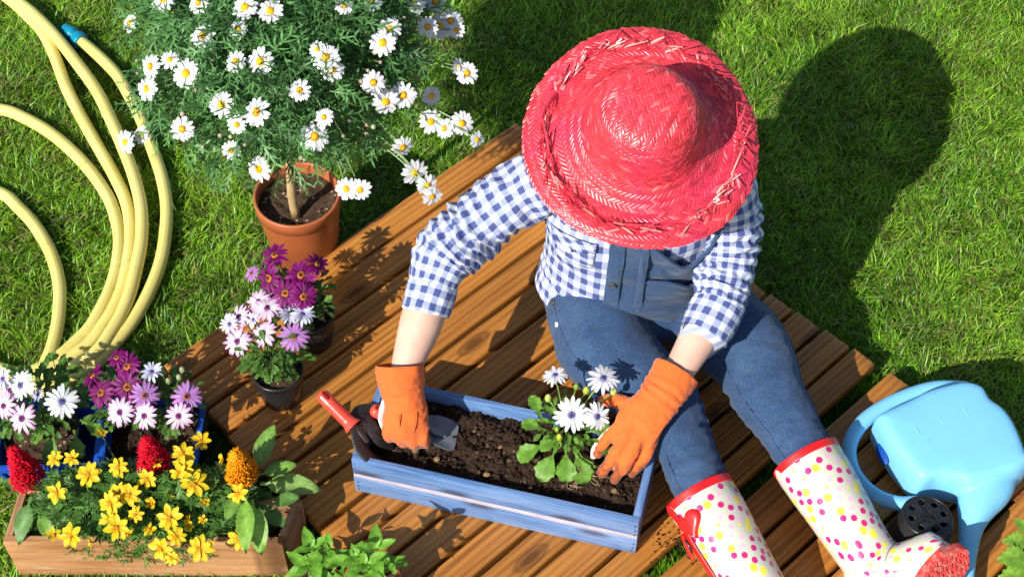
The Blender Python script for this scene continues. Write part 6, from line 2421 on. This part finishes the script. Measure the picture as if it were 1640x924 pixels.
row = np.floor(Sw / ROW).astype(int)
fr = Sw / ROW - row
rmid = np.interp((row + .5) * ROW, sarc, rp)
N_row = np.maximum(6, np.round(2 * pi * rmid / .0082))
flat = Rg < .066
xa, ya = Rg * np.cos(Tg + .5), Rg * np.sin(Tg + .5)
row = np.where(flat, np.floor(xa / ROW).astype(int) + 900, row)
fr = np.where(flat, xa / ROW - np.floor(xa / ROW), fr)
sl = np.where(row % 2 == 0, 1.0, -1.0)
pp = np.where(flat, ya / .0082, Tg / (2 * pi) * N_row) + sl * (fr - .5) * 1.15
sid = np.where(flat, np.floor(pp).astype(int) + 500, np.floor(pp).astype(int) % N_row.astype(int))
pf = pp - np.floor(pp)
strip_h = (1 - np.abs(2 * pf - 1) ** 4) * (0.58 + .42 * np.sin(pi * np.clip(fr, 0, 1)) ** .5)
rnd = _hash(sid, row, row * 0, 5)
rnd2 = _hash(sid, row, row * 0 + 3, 9)
relief = .00125 * strip_h + .0005 * (rnd - .5) + (pf - .5) * (rnd2 - .5) * .0012
dr = np.gradient(rp); dz = np.gradient(zp)
nl_ = np.hypot(dr, dz)
nr_, nz_ = -dz / nl_, dr / nl_
flip = np.where(nz_ < -0.2, -1, 1)
wave = fbm(np.column_stack([np.cos(Tg).ravel() * 1.1, np.sin(Tg).ravel() * 1.1, 0 * Tg.ravel()]), 2, 55).reshape(Sg.shape)
k_out = np.clip((Rg - .085) / .10, 0, 1)
Zw = Zg + wave * .010 * k_out ** 1.5 - .006 * k_out ** 2 * np.cos(2 * Tg)
Rr = Rg * (1 + .010 * k_out * np.sin(3 * Tg + 1)) + .0018 * k_out * (k_out > .97) * (rnd - .5)
Xl = (Rr + nr_[:, None] * relief) * np.cos(Tg)
Yl = (Rr + nr_[:, None] * relief) * np.sin(Tg)
Zl = Zw + nz_[:, None] * relief
dent = np.exp(-(((Xl - .03) / .045) ** 2 + ((Yl + .0) / .05) ** 2)) * (Rg < .080) * .005
Zl = Zl - dent
HM = np.column_stack([HX, HF, HN])
Pl = np.stack([Xl.ravel(), Yl.ravel(), Zl.ravel()], axis=1)
V = HC_ + Pl @ HM.T
base = np.array([.72, .042, .060])
tone = (.60 + .68 * rnd)[..., None]
colr = base * tone
fade_sheen = (rnd2 > .93)[..., None]  # pale strips: faded straw, and the weave's sheen put into the colour
colr = np.where(fade_sheen, np.array([.80, .135, .14]) * (.85 + .3 * rnd)[..., None], colr)
purple = np.clip(fbm(np.column_stack([Pl * 14]), 2, 31), 0, 1).reshape(Sg.shape)[..., None]
colr = colr * (1 - .35 * purple) + np.array([.55, .02, .12]) * .35 * purple
nr2 = len(rp)
ii, jj = np.meshgrid(np.arange(nr2 - 1), np.arange(na), indexing='ij')
a0 = ii * na + jj; a1 = ii * na + (jj + 1) % na
Fh = np.stack([a0.ravel(), (a0 + na).ravel(), (a1 + na).ravel(), a1.ravel()], axis=1)
crown = obj('straw_weave', V, Fh, M['straw'], hat, True, None, colr.reshape(-1, 3))
# underside lining sheet, a little below the weave
sk = slice(None, None, 6)
Vu = (HC_ + np.stack([Xl[sk, ::10].ravel() * .999, Yl[sk, ::10].ravel() * .999, Zl[sk, ::10].ravel() - .0022], axis=1) @ HM.T)
n1, n2 = Xl[sk, ::10].shape
F = [(i * n2 + j, i * n2 + (j + 1) % n2, (i + 1) * n2 + (j + 1) % n2, (i + 1) * n2 + j) for i in range(n1 - 1) for j in range(n2)]
obj('hat_lining', Vu, F, M['straw'], hat, True, None, np.tile(base * .8, (len(Vu), 1)))
# frayed fringe: loose flat straw ends standing up round the brim
mb = MB()
rr = random.Random(21)
tufts_ = [rr.uniform(0, 2 * pi) for _ in range(26)]
for i in range(520):
    a = rr.gauss(rr.choice(tufts_), .045) if rr.random() < .55 else rr.choice((rr.gauss(.35, .35), rr.gauss(1.55, .5), rr.gauss(2.6, .35), rr.gauss(3.6, .4), rr.gauss(4.6, .5), rr.gauss(5.6, .35)))
    r0 = rr.gauss(.152, .0025)
    ln = rr.choice((1, 1, 1.5)) * rr.uniform(.009, .030)
    sw = rr.choice((-1, 1)) * rr.uniform(.75, 1.25)
    k = np.interp(r0, rp, zp) if r0 > .085 else 0
    zz = k + np.interp((a % (2 * pi)), th, wave[300]) * .010 * ((r0 - .085) / .10) ** 1.5 - .006 * ((r0 - .085) / .1) ** 2 * cos(2 * a) + .0008
    p0 = np.array([r0 * cos(a), r0 * sin(a), zz])
    rad = np.array([cos(a), sin(a), 0]); tan = np.array([-sin(a), cos(a), 0])
    d_ = tan * sw + rad * rr.uniform(-.15, .6)
    d_ /= np.linalg.norm(d_)
    lift = rr.uniform(.05, .62) ** 1.1
    p1 = p0 + d_ * ln * .5 + np.array([0, 0, lift * ln * .6 + .0012])
    p2 = p0 + d_ * ln + np.array([0, 0, lift * ln * 1.0 + rr.uniform(-.001, .003) + .0012])
    w_ = rr.uniform(.0008, .0020)
    s_ = np.cross(d_, [0, 0, 1.0]); s_ /= np.linalg.norm(s_)
    V = []
    for q_, ww in ((p0, w_ * .8), (p1, w_), (p2, w_ * .6)):
        V += [q_ - s_ * ww, q_ + s_ * ww, q_ + s_ * ww - np.array([0, 0, .0004]), q_ - s_ * ww - np.array([0, 0, .0004])]
    F = []
    for q_ in (0, 4):
        for e_ in range(4):
            F.append((q_ + e_, q_ + (e_ + 1) % 4, q_ + 4 + (e_ + 1) % 4, q_ + 4 + e_))
    F.append((8, 9, 10, 11))
    c_ = np.array([.70, .045, .075]) * rr.uniform(.55, 1.2) if rr.random() > .16 else np.array([.80, .33, .28]) * rr.uniform(.8, 1.05)
    mb.add(HC_ + np.array(V) @ HM.T, F, c_)
mb.build('straw_fringe', M['straw'], hat, False, 'stuff', uvs=False)
